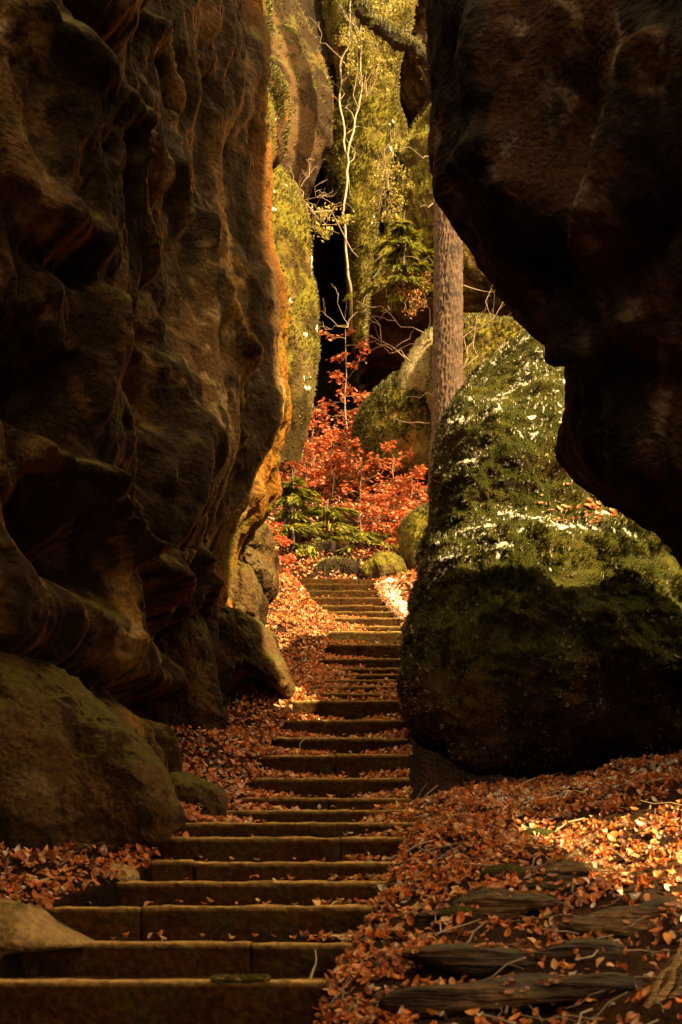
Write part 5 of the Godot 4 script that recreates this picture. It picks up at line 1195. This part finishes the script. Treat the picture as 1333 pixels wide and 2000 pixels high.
func build_litter():
	var kinds := [leaf_mesh(0.050, 0.031, 0.2, 0.5), leaf_mesh(0.044, 0.028, 0.35, 0.9), leaf_mesh(0.054, 0.034, -0.18, 0.4), leaf_mesh(0.040, 0.024, 0.55, 1.3)]
	var where := [[], [], [], []]
	var tint := [[], [], [], []]
	var near := []
	var first := stairs.size()
	var add := func(x: float, d: float, y: float, n: Vector3, tilt: float, size: float, red: float):
		var k := rng.randi() % 4
		var b := facing(n, rng.randf() * TAU, rng.randf_range(-tilt, tilt)).scaled(Vector3.ONE * size * (0.55 + 0.95 * rng.randf() * rng.randf() + 0.2 * rng.randf()))
		var tr := Transform3D(b, Vector3(x, y, -d))
		if d < 7.6 and near.size() < 300 and x > 0.0 and rng.randf() < 0.10:
			near.append([k, tr])
		else:
			where[k].append(tr); tint[k].append(leaf_tint(red) if rng.randf() > 0.05 else Color(0.62, 0.50, 0.38))
	# right-hand slope
	for i in 27000:
		var d := rng.randf_range(4.6, 10.8)
		var x1 := edge(d, 1)
		var x := x1 - 0.06 + pow(rng.randf(), 1.2) * 3.0
		var bare := nb.get_noise_2d(x * 0.7 + 3.0, d * 2.0) + smooth(7.6, 5.6, d) * 0.62 * smooth(x1 + 0.2, x1 + 0.6, x)
		if bare > 0.20 and rng.randf() < 0.85: continue
		add.call(x, d, ground_y(x, d) + rng.randf_range(0.0, 0.035), ground_n(x, d), 1.0, 0.95, 0.10)
	# left bank, spilling on to the steps
	for i in 15000:
		var d := rng.randf_range(6.6, 20.0)
		var x0 := edge(d, 0)
		var x := x0 + 0.05 - pow(rng.randf(), 1.1) * 1.3
		add.call(x, d, ground_y(minf(x, x0 - 0.02), d) + rng.randf_range(0.0, 0.045), ground_n(minf(x, x0 - 0.06), d), 1.0, 1.0, 0.1)
	for i in 5200:
		var d := rng.randf_range(8.6, 16.5)
		var k := tread(d)
		if k < 0: continue
		var s: Array = stairs[k]
		var spill := 0.30 * (0.6 + nb.get_noise_1d(d * 2.0)) + 0.1
		var f := pow(rng.randf(), 1.6)
		var x: float = s[0] + f * spill * 1.6
		var back: float = (d + s[3]) / 0.45
		add.call(x, d, s[2] + 0.012 + rng.randf() * 0.10 * (1.0 - f) * (0.3 + back), Vector3(0.25, 1, 0.3).normalized(), 0.7, 1.0, 0.1)
	# scattered on the treads, and along their backs
	for i in 1700:
		var k := 1 + rng.randi() % (stairs.size() - 2)
		var s: Array = stairs[k]
		var s2: Array = stairs[k + 1]
		var x := lerpf(s[0], s[1], rng.randf())
		if k < 8 and rng.randf() < 0.8: x = s[1] - 0.3 * pow(rng.randf(), 2.0)
		if k > 15 and rng.randf() < 0.6: continue
		var z := lerpf(s2[3] + 0.03, s[3], pow(rng.randf(), 2.5))
		add.call(x, -z, s[2] + 0.012 + rng.randf() * 0.02, Vector3(0, 1, 0.15).normalized(), 0.5, 0.95, 0.0)
	for i in 1500:
		var d := rng.randf_range(8.6, 13.0)
		var k := tread(d)
		var s: Array = stairs[k]
		var f := pow(rng.randf(), 1.5)
		add.call(s[1] - f * 0.35, d, s[2] + 0.015 + rng.randf() * 0.06 * (1.0 - f), Vector3(-0.2, 1, 0.25).normalized(), 0.7, 1.0, 0.0)
	# right of the upper stairs, and the slope beyond
	for i in 3500:
		var d := rng.randf_range(14.5, 20.0)
		var x := edge(d, 1) - 0.05 + rng.randf() * 1.0
		add.call(x, d, ground_y(maxf(x, edge(d, 1) + 0.03), d) + rng.randf() * 0.04, ground_n(x + 0.1, d), 0.7, 1.0, 0.15)
	for i in 17000:
		var d := rng.randf_range(19.4, 28.5)
		var x := rng.randf_range(-2.2, 3.0)
		if nb.get_noise_2d(x * 0.6, d * 0.6) > 0.3 and rng.randf() < 0.8: continue
		add.call(x, d, ground_y(x, d) + rng.randf() * 0.06, ground_n(x, d), 0.7, 1.1, 0.15)
	var litter := base("leaf_litter")
	tag(litter, "deep drifts of orange and russet fallen beech leaves along the stairs and slopes", "fallen leaves", "", "stuff")
	# small sticks among the leaves
	var st := tool()
	tube(st, [Vector3(-0.07, 0, 0), Vector3(-0.02, 0.006, 0.008), Vector3(0.03, 0.002, -0.004), Vector3(0.08, 0.008, 0.006)], 0.0028, 0.0014, 5, Color.WHITE)
	var sticks := []
	var stick_tint := []
	for i in 420:
		var d := rng.randf_range(4.8, 10.5)
		var left_side := rng.randf() < 0.25
		var x := edge(d, 1) + rng.randf() * 2.4 if not left_side else edge(d, 0) - rng.randf() * 0.9
		sticks.append(Transform3D(facing(ground_n(x, d), rng.randf() * TAU, rng.randf_range(-0.2, 0.2)).scaled(Vector3.ONE * rng.randf_range(0.6, 2.2)), Vector3(x, ground_y(x, d) + 0.03, -d)))
		stick_tint.append(Color(0.10, 0.06, 0.03).lerp(Color(0.38, 0.27, 0.15), rng.randf() * rng.randf()))
	many("sticks", st.commit(), M.twig, sticks, stick_tint, litter)
	for k in 4: many("leaves", kinds[k], M.leaf, where[k], tint[k], litter)
	var mats := []
	for a in BEECH:
		var mt: StandardMaterial3D = M.leaf.duplicate()
		mt.albedo_color = lin(a[0], a[1], a[2])
		mats.append(mt)
	for l in near:
		var o := node("fallen_leaf", kinds[l[0]], mats[rng.randi() % mats.size()], ground)
		o.transform = l[1]
	# snow beside the upper stairs, and powdered along the right-hand slope
	var gm: ArrayMesh = ground.mesh
	var s1 := lying(gm, func(p, _n):
		if p.z < -20.0 or p.z > -15.0 or absf(p.x) > 2.0: return 0.0
		var k: float = -p.z
		var x1 := edge(k, 1)
		return 0.36 - absf(p.x - x1 - 0.10) * 2.4 - smooth(1.1, 1.7, absf(k - 17.7)) + nf.get_noise_3dv(p) * 0.3, 0.05, Color(0.70, 0.66, 0.58))
	if s1: tag(node("snow", s1, M.snow), "narrow strip of white snow along the right edge of the topmost steps", "snow", "", "stuff")
	var s2 := lying(gm, func(p, _n):
		if p.z < -10.0 or p.z > -8.0 or p.x < 1.0 or p.x > 3.2: return 0.0
		return 0.26 + nf.get_noise_3dv(p * 2.0) * 1.0 - absf(-p.z - 9.1 + (p.x - 1.5) * 0.1) * 0.8, 0.03, Color(0.75, 0.70, 0.62))
	if s2: tag(node("snow", s2, M.snow), "powdery band of greyish snow on the slope below the mossy boulder", "snow", "", "stuff")

# ---------------------------------------------------------------- logs, branches and stones on the right slope
func on_ground(x: float, d: float, up := 0.0) -> Vector3:
	return Vector3(x, ground_y(x, d) + up, -d)

func build_logs():
	var logs := [
		[[[0.743, 6.95], [0.971, 7.02], [1.174, 7.15], [1.385, 7.50]], 0.022, 0.012, "thin dark curved branch lying on the leaves", "fallen_branch", 1.20],
		[[[0.150, 5.90], [0.281, 6.15], [0.382, 6.30]], 0.018, 0.010, "short dark stick beside the lowest steps", "fallen_branch", 1.00],
		[[[1.275, 6.50], [1.430, 6.90]], 0.006, 0.004, "pale straight twig on the right slope", "fallen_branch", 6.00]
	]
	var grainy := palette(Color(0.16, 0.07, 0.018), Color(0.04, 0.018, 0.007), Color(0.30, 0.13, 0.03), Color(0.42, 0.23, 0.07), Color(0.10, 0.08, 0.015), 0.75)
	var flat := [
		["long rotten log nearest the camera at the lower right, black beneath", Vector3(0.666, 1.419, -5.350), [Vector3(0.156, 1.386, -5.350), Vector3(0.265, 1.441, -5.350), Vector3(0.562, 1.453, -5.350), Vector3(0.859, 1.485, -5.350), Vector3(1.037, 1.501, -5.350), Vector3(1.136, 1.471, -5.350), Vector3(1.087, 1.412, -5.350), Vector3(0.859, 1.378, -5.350), Vector3(0.463, 1.338, -5.350), Vector3(0.235, 1.323, -5.350)], 0.13, 0.25],
		["rotten log half buried in leaves just above the nearest one", Vector3(0.747, 1.564, -5.750), [Vector3(0.263, 1.562, -5.750), Vector3(0.412, 1.606, -5.750), Vector3(0.710, 1.600, -5.750), Vector3(1.030, 1.630, -5.750), Vector3(1.162, 1.600, -5.750), Vector3(1.126, 1.519, -5.750), Vector3(0.817, 1.494, -5.750), Vector3(0.455, 1.502, -5.750)], 0.12, 0.20],
		["dark log end under the tip of the thin curved branch", Vector3(1.157, 1.932, -6.950), [Vector3(0.858, 1.924, -6.950), Vector3(1.090, 2.007, -6.950), Vector3(1.348, 2.002, -6.950), Vector3(1.440, 1.940, -6.950), Vector3(1.245, 1.868, -6.950), Vector3(0.961, 1.852, -6.950)], 0.12, 0.20],
		["olive-brown weathered log beside the upper end of the leaf bank near the steps", Vector3(0.678, 1.774, -6.500), [Vector3(0.357, 1.756, -6.500), Vector3(0.634, 1.841, -6.500), Vector3(0.947, 1.853, -6.500), Vector3(1.008, 1.797, -6.500), Vector3(0.682, 1.720, -6.500), Vector3(0.442, 1.677, -6.500)], 0.10, 0.20],
		["dark log running out of the picture at the right edge", Vector3(1.350, 1.692, -6.100), [Vector3(0.991, 1.702, -6.100), Vector3(1.318, 1.776, -6.100), Vector3(1.702, 1.790, -6.100), Vector3(1.702, 1.641, -6.100), Vector3(1.318, 1.618, -6.100), Vector3(1.070, 1.627, -6.100)], 0.12, 0.20],
		["uppermost dark log at the right edge of the leaf slope", Vector3(1.590, 1.909, -6.800), [Vector3(1.218, 1.890, -6.800), Vector3(1.470, 1.973, -6.800), Vector3(1.898, 2.003, -6.800), Vector3(1.898, 1.864, -6.800), Vector3(1.470, 1.817, -6.800)], 0.12, 0.20]
	]
	for l in flat:
		var m := blob(l[1], l[2], l[3], l[4], 56, 0.85, func(q, _n):
			return nb.get_noise_3d(q.x * 0.35, q.y * 4.0, q.z * 2.0) * 0.07 + nb.get_noise_3dv(q * 1.5) * 0.05 + nf.get_noise_3d(q.x * 0.3, q.y * 2.0, q.z) * 0.012, func(q, n): return stone_color(Vector3(q.x * 0.4, q.y * 4.0, q.z * 2.0), n, grainy))
		var lo := node("rotten_log", m, M.wood)
		tag(lo, l[0], "log")
		grow("leaves", m, leaf_mesh(0.046, 0.029, 0.25, 0.7), 34, func(q, n): return smooth(0.3, 0.8, n.y) * smooth(-0.1, 0.2, nb.get_noise_3dv(q * 2.0)), 1.0, Color(0.20, 0.07, 0.025), Color(0.46, 0.18, 0.05), lo, M.leaf)
	for l in logs:
		var pts := []
		for q in l[0]: pts.append(on_ground(q[0], q[1], l[1] * l[5]))
		var o := base(l[4], pts[0])
		var fine := []
		var n := 28
		for k in n: fine.append(along(pts, k * (pts.size() - 1) / (n - 1.0)) - pts[0] + Vector3(0, nb.get_noise_2d(k * 0.2, pts[0].x * 7.0) * 0.4, nb.get_noise_2d(k * 0.2, pts[0].z * 7.0)) * l[1] * 0.25)
		var st := tool()
		tube(st, fine, l[1], l[2], 18, Color(0.17, 0.085, 0.035), 0.5)
		node("wood", st.commit(), M.wood, o)
		tag(o, l[3], "log" if l[4] == "rotten_log" else "branch")
	# the splintered stump at the corner
	var foot := on_ground(1.19, 5.15, -0.05)
	var t := base("splintered_stump", foot)
	tag(t, "splintered pale wooden stump at the lower right corner", "stump")
	for k in 11:
		var st := tool()
		var a := Vector3((k % 4) * 0.035 - 0.06, 0, (k / 4) * 0.045 - 0.05)
		var h := rng.randf_range(0.16, 0.30)
		tube(st, wander(a, a + Vector3(0.05 + h * 0.35, h, rng.randf_range(-0.02, 0.02)), 7, 0.08), rng.randf_range(0.016, 0.028), 0.005, 7, Color(0.60, 0.36, 0.14) * rng.randf_range(0.7, 1.2), 0.8)
		node("splinter", st.commit(), M.wood, t)
	var pal := palette(Color(0.09, 0.07, 0.028), Color(0.05, 0.03, 0.015), Color(0.14, 0.08, 0.03), Color(0.16, 0.13, 0.06), Color(0.10, 0.10, 0.02), 0.1)
	var stones := [
		[1.109, 7.85, 0.13, 0.07, 0.00, "green mossy stone showing through the leaves on the right slope"],
		[0.826, 7.00, 0.13, 0.06, 0.00, "olive mossy stone at the tip of the thin dark branch"],
		[0.558, 6.45, 0.12, 0.05, 0.00, "low mossy stone close to the steps on the right slope"],
		[0.594, 8.70, 0.05, 0.03, 0.01, "little pale stone at the right end of the middle steps"]
	]
	for s in stones:
		var c := on_ground(s[0], s[1], s[4])
		var rim := []
		for k in 10:
			var a := TAU * k / 10.0
			rim.append(c + Vector3(cos(a) * s[2] * rng.randf_range(0.85, 1.1), sin(a) * s[3] * rng.randf_range(0.85, 1.1), 0))
		var m := blob(c, rim, s[2] * 0.6, s[2] * 0.6, 28, 0.8, func(q, _n): return rounded(q, 0.12), func(q, n): return stone_color(q, n, pal))
		tag(node("stone", m, M.moss), s[5], "stone")
	# pale twigs on the steps
	var twigs := [
		[[Vector3(-0.301, 3.053, -10.350), Vector3(-0.308, 3.111, -10.330), Vector3(-0.285, 3.147, -10.340), Vector3(-0.247, 3.169, -10.360)], "white curved twig leaning on a step in the middle of the stairs"],
		[[Vector3(-0.133, 1.463, -5.950), Vector3(-0.120, 1.501, -5.960), Vector3(-0.107, 1.538, -5.970), Vector3(-0.112, 1.589, -6.000)], "pale forked twig standing on the lowest step"]
	]
	for w in twigs:
		var o := base("twig", w[0][0])
		var st := tool()
		var pts := []
		for k in 12: pts.append(along(w[0], k * (w[0].size() - 1) / 11.0) - w[0][0])
		tube(st, pts, 0.006, 0.003, 6, Color(0.40, 0.28, 0.15), 0.3)
		node("stick", st.commit(), M.twig, o)
		tag(o, w[1], "twig")
